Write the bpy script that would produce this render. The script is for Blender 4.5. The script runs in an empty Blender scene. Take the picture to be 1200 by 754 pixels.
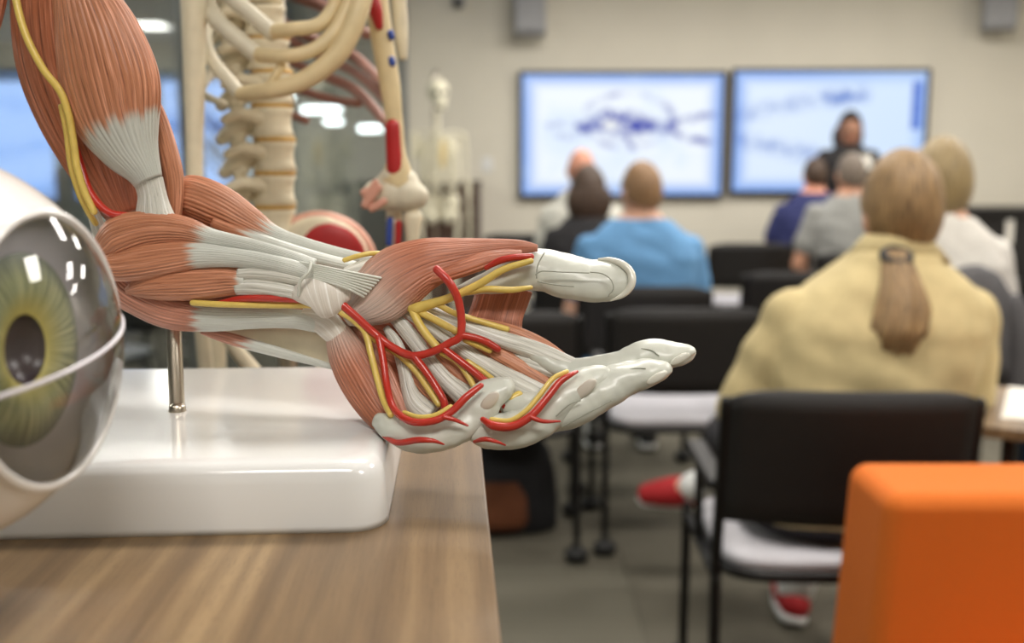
import bpy, bmesh, math, random
import numpy as np
from mathutils import Vector, Matrix, noise
random.seed(7); rng = np.random.default_rng(7)
SC = bpy.context.scene
COL = SC.collection
PI = math.pi

# ------------------------------------------------------------------ camera
F = 35.0 / 36.0 * 1200.0                    # focal length in pixels of the 1200 x 754 frame
CAMZ = 1.24
PITCH = math.atan((377 - 205) / F)
cam_d = bpy.data.cameras.new('camera'); cam = bpy.data.objects.new('camera', cam_d); COL.objects.link(cam)
cam_d.lens = 35; cam_d.sensor_width = 36; cam_d.clip_start = 0.02; cam_d.clip_end = 200
cam.location = (0, 0, CAMZ); cam.rotation_euler = (PI / 2 - PITCH, 0, 0)
cam_d.dof.use_dof = True; cam_d.dof.focus_distance = 0.625; cam_d.dof.aperture_fstop = 4.3
SC.camera = cam

# ------------------------------------------------------------------ sky, exposure
world = bpy.data.worlds.new('sky'); SC.world = world; world.use_nodes = True
bg = world.node_tree.nodes['Background']
bg.inputs[0].default_value = (0.33, 0.50, 1.0, 1); bg.inputs[1].default_value = 1.5
vs = SC.view_settings
vs.view_transform = 'Standard'; vs.look = 'None'; vs.exposure = 0.0; vs.gamma = 1.0; vs.use_curve_mapping = False
LAMP_POWER = 38.0
LAMP_COL = (1.0, 0.955, 0.89)

# ------------------------------------------------------------------ pixel helpers: a pixel gives a direction only
FWD = Vector((0, math.cos(PITCH), -math.sin(PITCH))); UPV = Vector((0, math.sin(PITCH), math.cos(PITCH)))
def ray(px, py):
    return FWD + Vector((1, 0, 0)) * ((px - 600) / F) - UPV * ((py - 377) / F)
def P(px, py, Y):
    d = ray(px, py); return Vector((0, 0, CAMZ)) + d * (Y / d.y)
def on_z(px, py, z):
    d = ray(px, py); return Vector((0, 0, CAMZ)) + d * ((z - CAMZ) / d.z)

# ------------------------------------------------------------------ mesh helpers
def mesh_data(name, verts, faces, smooth=True, attrs=None):
    me = bpy.data.meshes.new(name)
    me.from_pydata([tuple(v) for v in verts], [], faces); me.update()
    if smooth: me.polygons.foreach_set('use_smooth', [True] * len(me.polygons))
    for k, vals in (attrs or {}).items():
        vals = np.asarray(vals, dtype=np.float32)
        if vals.ndim == 1:
            a = me.attributes.new(k, 'FLOAT', 'POINT'); a.data.foreach_set('value', vals)
        else:
            a = me.attributes.new(k, 'FLOAT_VECTOR', 'POINT'); a.data.foreach_set('vector', vals.ravel())
    return me
def link(name, me, mat=None, parent=None):
    o = bpy.data.objects.new(name, me); COL.objects.link(o)
    if mat is not None and me is not None and not me.materials: me.materials.append(mat)
    if parent is not None: o.parent = parent
    return o
def mobj(name, verts, faces, mat, parent=None, smooth=True, attrs=None):
    """verts are in the parent's own space"""
    return link(name, mesh_data(name, verts, faces, smooth, attrs), mat, parent)
def tag(o, label, cat, group=None):
    o['label'] = label; o['category'] = cat
    if group: o['group'] = group
    return o
def structure(o): o['kind'] = 'structure'; return o
def thing(name, label, cat, loc=(0, 0, 0), rz=0.0, group=None):
    o = bpy.data.objects.new(name, None); COL.objects.link(o); o.empty_display_size = 0.05
    o.location = loc; o.rotation_euler = (0, 0, rz)
    return tag(o, label, cat, group)
def dup(root, loc, rz, label, group=None):
    r = root.copy(); COL.objects.link(r); r.location = loc; r.rotation_euler = (0, 0, rz); r['label'] = label
    if group: r['group'] = group
    for ch in list(root.children):
        c = ch.copy(); COL.objects.link(c); c.parent = r
        for g in ch.children:
            d = g.copy(); COL.objects.link(d); d.parent = c
    return r
class MB:
    """collects shapes of ONE part"""
    def __init__(s): s.v = []; s.f = []
    def add(s, v, f):
        n = len(s.v); s.v += [Vector(p) for p in v]; s.f += [tuple(i + n for i in q) for q in f]; return s
    def box(s, x0, x1, y0, y1, z0, z1):
        return s.add([(x, y, z) for x in (x0, x1) for y in (y0, y1) for z in (z0, z1)],
              [(0, 1, 3, 2), (4, 6, 7, 5), (0, 4, 5, 1), (2, 3, 7, 6), (0, 2, 6, 4), (1, 5, 7, 3)])
    def tube(s, pts, radii, n=10, sub=4): s.add(*tube(pts, radii, n, sub)); return s
    def ell(s, c, r, n=16, m=10, rot=None): s.add(*ellipsoid(c, r, n, m, rot)); return s
    def obj(s, name, mat, parent=None, smooth=True, bevel=0, seg=2):
        o = mobj(name, s.v, s.f, mat, parent, smooth)
        if bevel:
            b = o.modifiers.new('bevel', 'BEVEL'); b.width = bevel; b.segments = seg; b.limit_method = 'ANGLE'; b.angle_limit = 0.7
            b.harden_normals = True
        return o
def catmull(pts, m):
    p = np.asarray(pts, float); k = len(p)
    if k == 2: t = np.linspace(0, 1, m)[:, None]; return p[0] * (1 - t) + p[1] * t
    e = np.vstack([2 * p[0] - p[1], p, 2 * p[-1] - p[-2]])
    d = np.r_[0, np.cumsum(np.maximum(np.linalg.norm(np.diff(p[:, :2] if p.shape[1] > 3 else p[:, :3], axis=0), axis=1), 1e-6))]
    s = np.linspace(0, d[-1], m); out = []
    for x in s:
        i = min(np.searchsorted(d, x, side='right') - 1, k - 2); i = max(i, 0)
        t = (x - d[i]) / (d[i + 1] - d[i])
        h0, h1 = d[i + 1] - d[i], 0
        dl = d[i] - d[i - 1] if i > 0 else h0
        dr = d[i + 2] - d[i + 1] if i + 2 < k else h0
        m0 = (e[i + 2] - e[i]) / (dl + h0) * h0; m1 = (e[i + 3] - e[i + 1]) / (h0 + dr) * h0
        t2, t3 = t * t, t * t * t
        out.append((2 * t3 - 3 * t2 + 1) * e[i + 1] + (t3 - 2 * t2 + t) * m0 + (-2 * t3 + 3 * t2) * e[i + 2] + (t3 - t2) * m1)
    return np.array(out)
def grid_faces(m, n, cap=True):
    f = []
    for i in range(m - 1):
        for j in range(n):
            k = (j + 1) % n
            f.append((i * n + j, i * n + k, (i + 1) * n + k, (i + 1) * n + j))
    if cap:
        f.append(tuple(range(n - 1, -1, -1))); f.append(tuple((m - 1) * n + j for j in range(n)))
    return f
def tube(pts, radii, n=10, sub=4, flat=1.0):
    """round-ended tube along world points"""
    k = len(pts); radii = [radii] * k if isinstance(radii, (int, float)) else list(radii)
    q = catmull([tuple(p) + (r,) for p, r in zip(pts, radii)], max(2, (k - 1) * sub + 1)) if k > 2 else np.array([tuple(p) + (r,) for p, r in zip(pts, radii)])
    c = [Vector(x[:3]) for x in q]; r = [max(float(x[3]), 1e-5) for x in q]
    tg = [(c[min(i + 1, len(c) - 1)] - c[max(i - 1, 0)]).normalized() for i in range(len(c))]
    cs, rs, ts = [], [], []
    for a in (80, 50, 25): cs.append(c[0] - tg[0] * r[0] * math.sin(math.radians(a))); rs.append(r[0] * math.cos(math.radians(a))); ts.append(tg[0])
    cs += c; rs += r; ts += tg
    for a in (25, 50, 80): cs.append(c[-1] + tg[-1] * r[-1] * math.sin(math.radians(a))); rs.append(r[-1] * math.cos(math.radians(a))); ts.append(tg[-1])
    u = ts[0].orthogonal().normalized(); v = []
    for C, R, T in zip(cs, rs, ts):
        u = (u - T * u.dot(T)).normalized(); w = T.cross(u)
        for j in range(n):
            a = 2 * PI * j / n
            v.append(C + u * (R * math.cos(a)) + w * (R * math.sin(a) * flat))
    return v, grid_faces(len(cs), n)
def ellipsoid(c, r, n=16, m=10, rot=None):
    v = []; c = Vector(c)
    for i in range(1, m):
        th = PI * i / m
        for j in range(n):
            a = 2 * PI * j / n
            p = Vector((r[0] * math.sin(th) * math.cos(a), r[1] * math.sin(th) * math.sin(a), -r[2] * math.cos(th)))
            v.append(c + (rot @ p if rot else p))
    return v, grid_faces(m - 1, n)
def rings(secs, n=24, power=2.0):
    """horizontal sections (cx, cy, cz, rx, ry) lofted"""
    v = []
    for cx, cy, cz, rx, ry in secs:
        for j in range(n):
            a = 2 * PI * j / n; ca, sa = math.cos(a), math.sin(a)
            v.append((cx + rx * math.copysign(abs(ca) ** (2 / power), ca), cy + ry * math.copysign(abs(sa) ** (2 / power), sa), cz))
    return v, grid_faces(len(secs), n)
def remesh(verts, faces, voxel, smooth=6, inflate=0.0):
    me = bpy.data.meshes.new('tmp'); me.from_pydata([tuple(v) for v in verts], [], faces); me.update()
    o = bpy.data.objects.new('tmp', me); COL.objects.link(o)
    r = o.modifiers.new('r', 'REMESH'); r.mode = 'VOXEL'; r.voxel_size = voxel
    s = o.modifiers.new('s', 'SMOOTH'); s.iterations = smooth; s.factor = 0.5
    if inflate:
        d = o.modifiers.new('d', 'DISPLACE'); d.strength = inflate; d.mid_level = 0
    dg = bpy.context.evaluated_depsgraph_get()
    res = bpy.data.meshes.new_from_object(o.evaluated_get(dg))
    bpy.data.objects.remove(o); bpy.data.meshes.remove(me)
    res.polygons.foreach_set('use_smooth', [True] * len(res.polygons))
    return res

# ------------------------------------------------------------------ materials
def srgb(r, g, b):
    f = lambda c: ((c / 255 + 0.055) / 1.055) ** 2.4 if c > 10 else c / 255 / 12.92
    return (f(r), f(g), f(b), 1.0)
class NT:
    def __init__(s, name):
        s.m = bpy.data.materials.new(name); s.m.use_nodes = True; s.t = s.m.node_tree
        s.b = s.t.nodes['Principled BSDF']; s.out = s.t.nodes['Material Output']
    def n(s, kind, **kw):
        x = s.t.nodes.new(kind)
        for k, v in kw.items():
            if k in x.inputs: x.inputs[k].default_value = v
            else: setattr(x, k, v)
        return x
    def l(s, a, b): s.t.links.new(a, b)
    def mix(s, fac, a, b, mode='MIX'):
        x = s.t.nodes.new('ShaderNodeMix'); x.data_type = 'RGBA'; x.blend_type = mode
        for i, val in ((0, fac), (6, a), (7, b)):
            if hasattr(val, 'is_linked') or hasattr(val, 'links'): s.l(val, x.inputs[i])
            else: x.inputs[i].default_value = val
        return x.outputs[2]
    def math(s, op, a, b=0.0):
        x = s.t.nodes.new('ShaderNodeMath'); x.operation = op
        for i, val in ((0, a), (1, b)):
            if hasattr(val, 'links'): s.l(val, x.inputs[i])
            else: x.inputs[i].default_value = val
        return x.outputs[0]
    def noise(s, scale, vec=None, detail=3, rough=0.5):
        x = s.n('ShaderNodeTexNoise'); x.inputs['Scale'].default_value = scale; x.inputs['Detail'].default_value = detail; x.inputs['Roughness'].default_value = rough
        if vec is not None: s.l(vec, x.inputs['Vector'])
        return x.outputs['Fac']
    def coords(s, scale=(1, 1, 1), rot=(0, 0, 0), out='Object'):
        c = s.n('ShaderNodeTexCoord'); mp = s.n('ShaderNodeMapping'); mp.inputs['Scale'].default_value = scale; mp.inputs['Rotation'].default_value = rot
        s.l(c.outputs[out], mp.inputs['Vector']); return mp.outputs['Vector']
    def ramp(s, fac, stops):
        x = s.n('ShaderNodeValToRGB'); cr = x.color_ramp
        while len(cr.elements) < len(stops): cr.elements.new(0.5)
        for e, (p, c) in zip(cr.elements, stops): e.position = p; e.color = c
        s.l(fac, x.inputs[0]); return x.outputs[0]
    def bump(s, h, strength=0.3, dist=0.002):
        x = s.n('ShaderNodeBump'); x.inputs['Strength'].default_value = strength; x.inputs['Distance'].default_value = dist
        s.l(h, x.inputs['Height']); s.l(x.outputs[0], s.b.inputs['Normal'])
    def attr(s, name): return s.n('ShaderNodeAttribute', attribute_name=name)
def plain(name, col, rough=0.5, metal=0.0, var=0.08, scale=40.0, bump=0.0, bscale=200.0, coat=0.0, sss=0.0):
    t = NT(name); v = t.coords()
    nz = t.noise(scale, v)
    dark = tuple(c * (1 - var) for c in col[:3]) + (1,); lite = tuple(min(1, c * (1 + var)) for c in col[:3]) + (1,)
    t.l(t.ramp(nz, [(0.3, dark), (0.7, lite)]), t.b.inputs['Base Color'])
    t.b.inputs['Roughness'].default_value = rough; t.b.inputs['Metallic'].default_value = metal
    if coat: t.b.inputs['Coat Weight'].default_value = coat; t.b.inputs['Coat Roughness'].default_value = 0.15
    if sss:
        t.b.inputs['Subsurface Weight'].default_value = sss; t.b.inputs['Subsurface Radius'].default_value = (0.01, 0.006, 0.004); t.b.inputs['Subsurface Scale'].default_value = 0.3
    if bump: t.bump(t.noise(bscale, v, 2), bump)
    return t.m
def emit(name, col, strength):
    t = NT(name); t.b.inputs['Base Color'].default_value = (0.8, 0.8, 0.8, 1); t.b.inputs['Emission Color'].default_value = col
    t.b.inputs['Emission Strength'].default_value = strength; return t.m
def clear(name, tint=(1, 1, 1, 1), ior=1.5, boost=1.0, rough=0.0):
    t = NT(name); tr = t.n('ShaderNodeBsdfTransparent'); tr.inputs[0].default_value = tint
    gl = t.n('ShaderNodeBsdfGlossy'); gl.inputs['Roughness'].default_value = rough
    fr = t.n('ShaderNodeFresnel'); fr.inputs[0].default_value = ior
    mx = t.n('ShaderNodeMixShader'); t.l(t.math('MULTIPLY', fr.outputs[0], boost), mx.inputs[0]); t.l(tr.outputs[0], mx.inputs[1]); t.l(gl.outputs[0], mx.inputs[2])
    t.l(mx.outputs[0], t.out.inputs['Surface']); return t.m

M = {}
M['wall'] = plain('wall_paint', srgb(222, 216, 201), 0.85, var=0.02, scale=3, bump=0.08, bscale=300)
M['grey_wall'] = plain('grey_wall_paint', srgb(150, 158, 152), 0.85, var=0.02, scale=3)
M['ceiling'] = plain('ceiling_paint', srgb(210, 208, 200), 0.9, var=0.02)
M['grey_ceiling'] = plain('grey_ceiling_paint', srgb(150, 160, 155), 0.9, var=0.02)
M['alu'] = plain('brushed_aluminium', srgb(170, 172, 172), 0.35, 0.9, var=0.03)
M['glass'] = clear('partition_glass', (0.95, 0.98, 0.97, 1), 1.5, 0.45)
M['black'] = plain('black_plastic', srgb(26, 24, 24), 0.45, var=0.1)
M['black_mesh'] = plain('black_chair_back', srgb(24, 21, 20), 0.6, var=0.1, bump=0.2, bscale=900)
M['black_metal'] = plain('black_metal', srgb(22, 21, 21), 0.4, 0.3, var=0.1)
M['seat'] = plain('grey_seat_plastic', srgb(188, 186, 192), 0.55, var=0.03)
M['white_gloss'] = plain('glossy_white_plastic', srgb(224, 224, 223), 0.16, var=0.008, scale=8, coat=0.3)
M['white'] = plain('white_plastic', srgb(230, 230, 228), 0.4, var=0.02)
M['steel'] = plain('satin_steel', srgb(190, 180, 165), 0.28, 0.95, var=0.04)
M['speaker'] = plain('grey_speaker', srgb(150, 150, 152), 0.6, var=0.05)
M['brown_wood'] = plain('dark_brown_wood', srgb(72, 50, 38), 0.5, var=0.25, scale=12)
M['orange'] = None
M['paper'] = plain('paper', srgb(232, 228, 218), 0.8, var=0.02)
M['rubber'] = plain('black_rubber', srgb(16, 16, 16), 0.6, var=0.1)
t = NT('orange_fabric'); v = t.coords()
w1 = t.noise(700, v, 2); w2 = t.noise(6, v, 3)
t.l(t.mix(w1, srgb(196, 92, 16), srgb(222, 118, 28)), t.b.inputs['Base Color']); t.b.inputs['Roughness'].default_value = 0.85
t.bump(t.math('ADD', w1, t.math('MULTIPLY', w2, 0.6)), 0.5, 0.002); M['orange'] = t.m
# table laminate: straight oak / walnut print, grain along the table's own y
t = NT('oak_laminate'); v = t.coords((1, 1, 1))
sv = t.coords((26, 1.1, 1)); fine = t.noise(9, t.coords((60, 1.6, 1)), 4, 0.6); broad = t.noise(1.6, sv, 4, 0.55)
wv = t.n('ShaderNodeTexWave'); wv.wave_type = 'BANDS'; wv.bands_direction = 'X'; wv.inputs['Scale'].default_value = 5; wv.inputs['Distortion'].default_value = 9; wv.inputs['Detail'].default_value = 3; wv.inputs['Detail Scale'].default_value = 1.2
t.l(t.coords((3.2, 0.5, 1)), wv.inputs['Vector'])
pores = t.noise(14, t.coords((160, 5, 1)), 2, 0.7)
c = t.ramp(broad, [(0.32, srgb(84, 63, 42)), (0.5, srgb(122, 97, 67)), (0.68, srgb(152, 126, 91))])
sx_ = t.n('ShaderNodeSeparateXYZ'); t.l(t.coords(), sx_.inputs[0]); wn = t.n('ShaderNodeTexWhiteNoise'); wn.noise_dimensions = '1D'; t.l(t.math('FLOOR', t.math('MULTIPLY', sx_.outputs[0], 15.0)), wn.inputs['W'])
c = t.mix(t.math('MULTIPLY', wn.outputs['Value'], 0.5), c, srgb(92, 70, 47))
c = t.mix(t.math('MULTIPLY', wv.outputs['Fac'], 0.38), c, srgb(86, 64, 42))
c = t.mix(t.math('MULTIPLY', t.math('GREATER_THAN', pores, 0.6), 0.45), c, srgb(76, 56, 38))
c = t.mix(t.math('MULTIPLY', fine, 0.25), c, srgb(170, 146, 110))
t.l(c, t.b.inputs['Base Color']); t.b.inputs['Roughness'].default_value = 0.42
t.bump(pores, 0.06, 0.0006); M['oak'] = t.m
# carpet tile
t = NT('olive_grey_carpet'); v = t.coords()
oi = t.n('ShaderNodeObjectInfo')
n1 = t.noise(260, v, 2, 0.7); st = t.noise(40, t.coords((6, 1, 1)), 3)
c = t.mix(n1, srgb(70, 67, 57), srgb(128, 123, 107)); c = t.mix(t.math('MULTIPLY', st, 0.5), c, srgb(92, 88, 76))
c = t.mix(t.math('MULTIPLY', oi.outputs['Random'], 0.6), c, srgb(80, 74, 62))
t.l(c, t.b.inputs['Base Color']); t.b.inputs['Roughness'].default_value = 0.95
t.bump(n1, 0.6, 0.004); M['carpet'] = t.m

# ------------------------------------------------------------------ ceiling lamps: the room's own light and added fill
CEIL = 3.0
def ceiling_lamp(x, y, label, sx=1.2, sy=0.6, z=CEIL, power=LAMP_POWER, group='recessed ceiling light panels'):
    r = thing('ceiling_light', label, 'ceiling light', (x, y, z), 0, group)
    b = MB()
    for (x0, x1, y0, y1) in ((-sx / 2, sx / 2, -sy / 2, -sy / 2 + .03), (-sx / 2, sx / 2, sy / 2 - .03, sy / 2), (-sx / 2, -sx / 2 + .03, -sy / 2 + .03, sy / 2 - .03), (sx / 2 - .03, sx / 2, -sy / 2 + .03, sy / 2 - .03)):
        b.box(x0, x1, y0, y1, -0.02, 0.0)
    b.obj('frame', M['white'], r, False)
    MB().box(-sx / 2 + .03, sx / 2 - .03, -sy / 2 + .03, sy / 2 - .03, -0.012, -0.004).obj('diffuser', M['lamp'], r, False)
    ld = bpy.data.lights.new('lamp_light', 'AREA'); ld.shape = 'RECTANGLE'; ld.size = sx - .08; ld.size_y = sy - .08; ld.energy = power; ld.color = LAMP_COL
    lo = bpy.data.objects.new('lamp_light', ld); COL.objects.link(lo); lo.parent = r; lo.location = (0, 0, -0.022)
    return r
M['lamp'] = emit('lamp_diffuser', LAMP_COL + (1,), 4.0)
# ================================================================== the setting
GX = -0.87            # glass partition plane
BY = 8.4              # back wall
RX = 5.2; FY = -3.0   # right wall, wall behind the camera
fl = structure(MB().box(-9.0, RX, FY, 13.0, -0.12, -0.012).obj('floor', M['carpet'], None, False))
T = 0.61; tile_me = None
for i in range(9):
    for j in range(13):
        x0 = GX + 0.01 + i * T; y0 = 0.6 + j * T
        if y0 + T > BY or x0 + T > RX: continue
        # skip what the camera cannot see: far right and near tiles
        if abs(x0 + T / 2) > 0.62 * (y0 + T) + 0.4: continue
        if tile_me is None:
            b = MB().box(-T / 2 + .001, T / 2 - .001, -T / 2 + .001, T / 2 - .001, -0.012, 0.0); tile_me = mesh_data('carpet_tile', b.v, b.f, False); tile_me.materials.append(M['carpet'])
        o = link('carpet_tile', tile_me, None, fl); o.location = (x0 + T / 2, y0 + T / 2, 0); o.rotation_euler = (0, 0, PI / 2 * ((i + j) % 2))
structure(MB().box(GX, RX, BY, BY + 0.15, 0, CEIL).obj('wall_back', M['wall'], None, False))
structure(MB().box(RX, RX + 0.15, FY, BY + .15, 0, CEIL).obj('wall_right', M['wall'], None, False))
structure(MB().box(-9.0, RX, FY - 0.15, FY, 0, CEIL).obj('wall_front', M['wall'], None, False))
structure(MB().box(GX, RX, FY, BY, CEIL, CEIL + 0.12).obj('ceiling', M['ceiling'], None, False))
structure(MB().box(GX + 0.03, RX, BY - 0.015, BY, 0, 0.1).obj('baseboard_back', M['black'], None, False))
# glass partition to the next room
gp = thing('wall_left', 'glass partition', 'x'); del gp['label']; del gp['category']; structure(gp)
b = MB()
ys = [FY, -0.2, 2.8, BY]
for y in ys: MB().box(GX - 0.04, GX + 0.01, y - 0.025, y + 0.025, 0, CEIL).obj('mullion', M['alu'], gp, False)
for z0, z1 in ((0, 0.08), (CEIL - 0.06, CEIL)): MB().box(GX - 0.04, GX + 0.01, FY, BY, z0, z1).obj('rail', M['alu'], gp, False)
for y0, y1 in zip(ys[:-1], ys[1:]): MB().box(GX - 0.02, GX - 0.010, y0 + 0.025, y1 - 0.025, 0.08, CEIL - 0.06).obj('pane', M['glass'], gp, False)
# next room
NC = 2.75; NY = 12.0
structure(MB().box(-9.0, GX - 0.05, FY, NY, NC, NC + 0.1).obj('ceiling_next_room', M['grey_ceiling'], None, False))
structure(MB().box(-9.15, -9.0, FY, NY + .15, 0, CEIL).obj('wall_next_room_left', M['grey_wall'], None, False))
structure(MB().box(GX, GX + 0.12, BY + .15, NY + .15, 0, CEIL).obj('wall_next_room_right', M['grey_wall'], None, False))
# far wall with window openings
WX = [(-8.3, -6.55), (-6.35, -5.42), (-5.28, -4.35), (-4.2, -3.25)]; WZ = (0.9, 2.38)
b = MB().box(-9.0, GX, NY, NY + .15, 0, WZ[0]).box(-9.0, GX, NY, NY + .15, WZ[1], NC)
xs = [-9.0] + [q for w in WX for q in w] + [GX]
for k in range(0, len(xs), 2): b.box(xs[k], xs[k + 1], NY, NY + .15, WZ[0], WZ[1])
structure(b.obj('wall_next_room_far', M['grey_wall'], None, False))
for k, (x0, x1) in enumerate(WX):
    r = bpy.data.objects.new('window_%d' % (k + 1), None); COL.objects.link(r); structure(r); r.location = (x0, NY + 0.05, WZ[0]); w = x1 - x0; h = WZ[1] - WZ[0]
    f = MB()
    for q in ((0, w, 0, .05), (0, w, h - .05, h), ): f.box(q[0], q[1], 0, .05, q[2], q[3])
    for x in (0, w - .05): f.box(x, x + .05, 0, .05, .05, h - .05)
    f.obj('window_frame', M['alu'], r, False)
    MB().box(.05, w - .05, .02, .028, .05, h - .05).obj('pane', M['glass'], r, False)
# lamps
for x, y, lab in [(.3, 1.7, 'ceiling light panel above the table with the arm model'), (2.4, 1.7, 'ceiling light panel right of the orange lounge chair'), (.6, 4.2, 'ceiling light panel above the blue shirt'), (2.8, 4.2, 'ceiling light panel right of the blonde hair, above the empty chairs'), (.6, 6.4, 'ceiling light panel nearest the left screen'), (2.8, 6.4, 'ceiling light panel nearest the presenter'), (4.4, 5.2, 'ceiling light panel beside the right wall'), (.1, -.9, 'unseen fill light panel added behind the photographer, left of two'), (2.4, -.9, 'unseen fill light panel added behind the photographer, right of two')]:
    ceiling_lamp(x, y, lab, power=LAMP_POWER * (.85 if y < 0 else 1))  # the two panels behind the camera are added fill for the hand
lamp_spots = [P(180, 48, 10.4), ]
ceiling_lamp(lamp_spots[0].x, 10.4, 'ceiling light strip in the room behind the glass near its windows', 0.36, 0.5, NC, 40, 'lights in the next room')
ceiling_lamp(-4.2, 6.5, 'ceiling light in the middle of the room behind the glass', 1.2, 0.6, NC, 75, 'lights in the next room')
ceiling_lamp(-4.2, 2.5, 'ceiling light nearest the camera in the room behind the glass', 1.2, 0.6, NC, 75, 'lights in the next room')
def pendant(px, py, Y, w, label):
    c = P(px, py, Y); r = thing('pendant_light', label, 'pendant light', (c.x, Y, c.z), 0, 'pendant lights in the next room')
    MB().box(-w / 2, w / 2, -.06, .06, 0.015, .06).obj('housing', M['alu'], r, False, 0.004)
    MB().box(-w / 2 + .01, w / 2 - .01, -.055, .055, -.045, .014).obj('tube', M['lamp_bright'], r, True, 0.02, 3)
    for s in (-1, 1): MB().tube([(s * w * .35, 0, .06), (s * w * .35, 0, NC - c.z)], .004, 6).obj('cable', M['black_metal'], r)
M['lamp_bright'] = emit('tube_light', (0.9, 0.97, 1.0, 1), 7.0)
pendant(377, 127, 10.5, 0.42, 'longest white pendant light seen through the glass beside the far ribs')
pendant(391, 141, 11.3, 0.22, 'small pendant light just below the longest one behind the glass')
pendant(434, 149, 9.8, 0.24, 'pendant light behind the glass next to the skeleton upper arm bone')
pendant(337, 113, 9.5, 0.12, 'shortest pendant light behind the glass next to the lumbar spine')
# ------------------------------------------------------------------ things on the back wall
def screen_mesh(w, h, fn, nx=200, ny=118):
    v = []; col = []
    for j in range(ny + 1):
        for i in range(nx + 1):
            u, q = i / nx, j / ny
            v.append((u * w, 0, q * h)); col.append(fn(u, q))
    f = [(j * (nx + 1) + i, j * (nx + 1) + i + 1, (j + 1) * (nx + 1) + i + 1, (j + 1) * (nx + 1) + i) for j in range(ny) for i in range(nx)]
    return mesh_data('screen', v, f, False, {'pic': col})
t = NT('lit_screen'); a = t.attr('pic'); t.b.inputs['Base Color'].default_value = (0.02, 0.02, 0.02, 1); t.b.inputs['Roughness'].default_value = 0.35
t.l(a.outputs['Vector'], t.b.inputs['Emission Color']); t.b.inputs['Emission Strength'].default_value = 1.0; M['screen'] = t.m
def fbm(x, y, o=4):
    return noise.fractal(Vector((x, y, 3.7)), 1.0, 2.0, o)
def lerp3(a, b, k): k = max(0, min(1, k)); return tuple(p * (1 - k) + q * k for p, q in zip(a, b))
def smooth(a, b, x): k = max(0, min(1, (x - a) / (b - a))); return k * k * (3 - 2 * k)
WHITE = srgb(238, 246, 255)[:3]; PALE = srgb(196, 222, 255)[:3]; MIDB = srgb(120, 165, 240)[:3]; DEEP = srgb(48, 66, 172)[:3]
def stroke(u, q, pts, w, seed):
    d = 9
    for (x0, y0), (x1, y1) in zip(pts[:-1], pts[1:]):
        dx, dy = x1 - x0, y1 - y0; k = max(0, min(1, ((u - x0) * dx + (q - y0) * dy) / (dx * dx + dy * dy)))
        d = min(d, math.hypot(u - x0 - k * dx, (q - y0 - k * dy) * 0.6))
    return max(0, 1 - d / w) * (0.65 + 0.9 * fbm(u * 28 + seed, q * 17))
def pic1(u, q):
    e = min(u, 1 - u, q * .7, (1 - q) * .7)
    c = lerp3(MIDB, WHITE, smooth(-0.01, 0.10, e)); c = lerp3(c, PALE, 0.35 * smooth(-.1, .5, fbm(u * 3, q * 2)))
    s = 0
    r = math.hypot((u - .53) / .30, (q - .62) / .30); s += 0.35 * max(0, 1 - abs(r - 0.75) / 0.12) * (0.5 + fbm(u * 14, q * 9))
    s += 0.9 * stroke(u, q, [(.30, .55), (.36, .60), (.44, .66), (.56, .64), (.70, .56)], .05, 1)
    s += 0.7 * stroke(u, q, [(.42, .66), (.44, .55), (.52, .52), (.62, .54)], .05, 5)
    s += 1.3 * max(0, 1 - math.hypot((u - .57) / .05, (q - .58) / .05)) + 1.0 * max(0, 1 - math.hypot((u - .40) / .03, (q - .56) / .05))
    s += 0.7 * stroke(u, q, [(.74, .58), (.82, .63), (.95, .67)], .03, 9) + 0.6 * stroke(u, q, [(.76, .52), (.83, .47), (.95, .44)], .03, 2)
    s += 0.5 * stroke(u, q, [(.12, .58), (.22, .60), (.32, .58)], .025, 3) + 0.4 * stroke(u, q, [(.14, .50), (.24, .48), (.32, .51)], .025, 6)
    s += 0.6 * stroke(u, q, [(.52, .52), (.53, .45), (.56, .39)], .025, 4)
    hole = max(0, 1 - math.hypot((u - .44) / .055, (q - .585) / .06))
    c = lerp3(c, DEEP, s * 1.5); c = lerp3(c, srgb(236, 240, 242)[:3], hole * 1.8)
    return c
def pic2(u, q):
    e = min(u, 1 - u, q * .7, (1 - q) * .7)
    c = lerp3(MIDB, lerp3(WHITE, PALE, .45), smooth(-0.01, 0.10, e)); c = lerp3(c, PALE, 0.5 * smooth(.2, .9, u))
    s = 0.35 * stroke(u, q, [(0, .62), (.2, .70), (.4, .77), (.55, .79)], .07, 1) + 0.6 * stroke(u, q, [(.5, .78), (.68, .82)], .06, 8)
    s += 0.4 * stroke(u, q, [(0, .44), (.15, .40), (.3, .34), (.42, .31)], .07, 5)
    c = lerp3(c, srgb(84, 124, 205)[:3], s * 1.5)
    if 0.925 < u < 0.985 and 0.52 < q < 0.93:
        c = srgb(70, 110, 205)[:3] if (q * 22) % 1 < .75 else srgb(120, 160, 230)[:3]
    return c
def tv(px0, px1, py0, py1, fn, label):
    Y = BY - 0.07; a = P(px0, py1, Y); c = P(px1, py0, Y); w = c.x - a.x; h = c.z - a.z
    r = thing('wall_screen', label, 'screen', (a.x, Y, a.z), 0, 'wall-mounted presentation screens')
    bz = 0.03
    MB().box(0, w, 0.012, 0.05, 0, h).obj('housing', M['black'], r, False, 0.006)
    f = MB().box(0, w, 0, 0.012, 0, bz).box(0, w, 0, 0.012, h - bz, h).box(0, bz, 0, .012, bz, h - bz).box(w - bz, w, 0, .012, bz, h - bz)
    f.obj('bezel', M['black'], r, False)
    s = link('display', screen_mesh(w - 2 * bz, h - 2 * bz, fn), M['screen'], r); s.location = (bz, 0.008, bz)
    MB().box(w * .3, w * .7, 0.05, 0.07, h * .3, h * .7).obj('wall_bracket', M['black_metal'], r, False)
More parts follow.
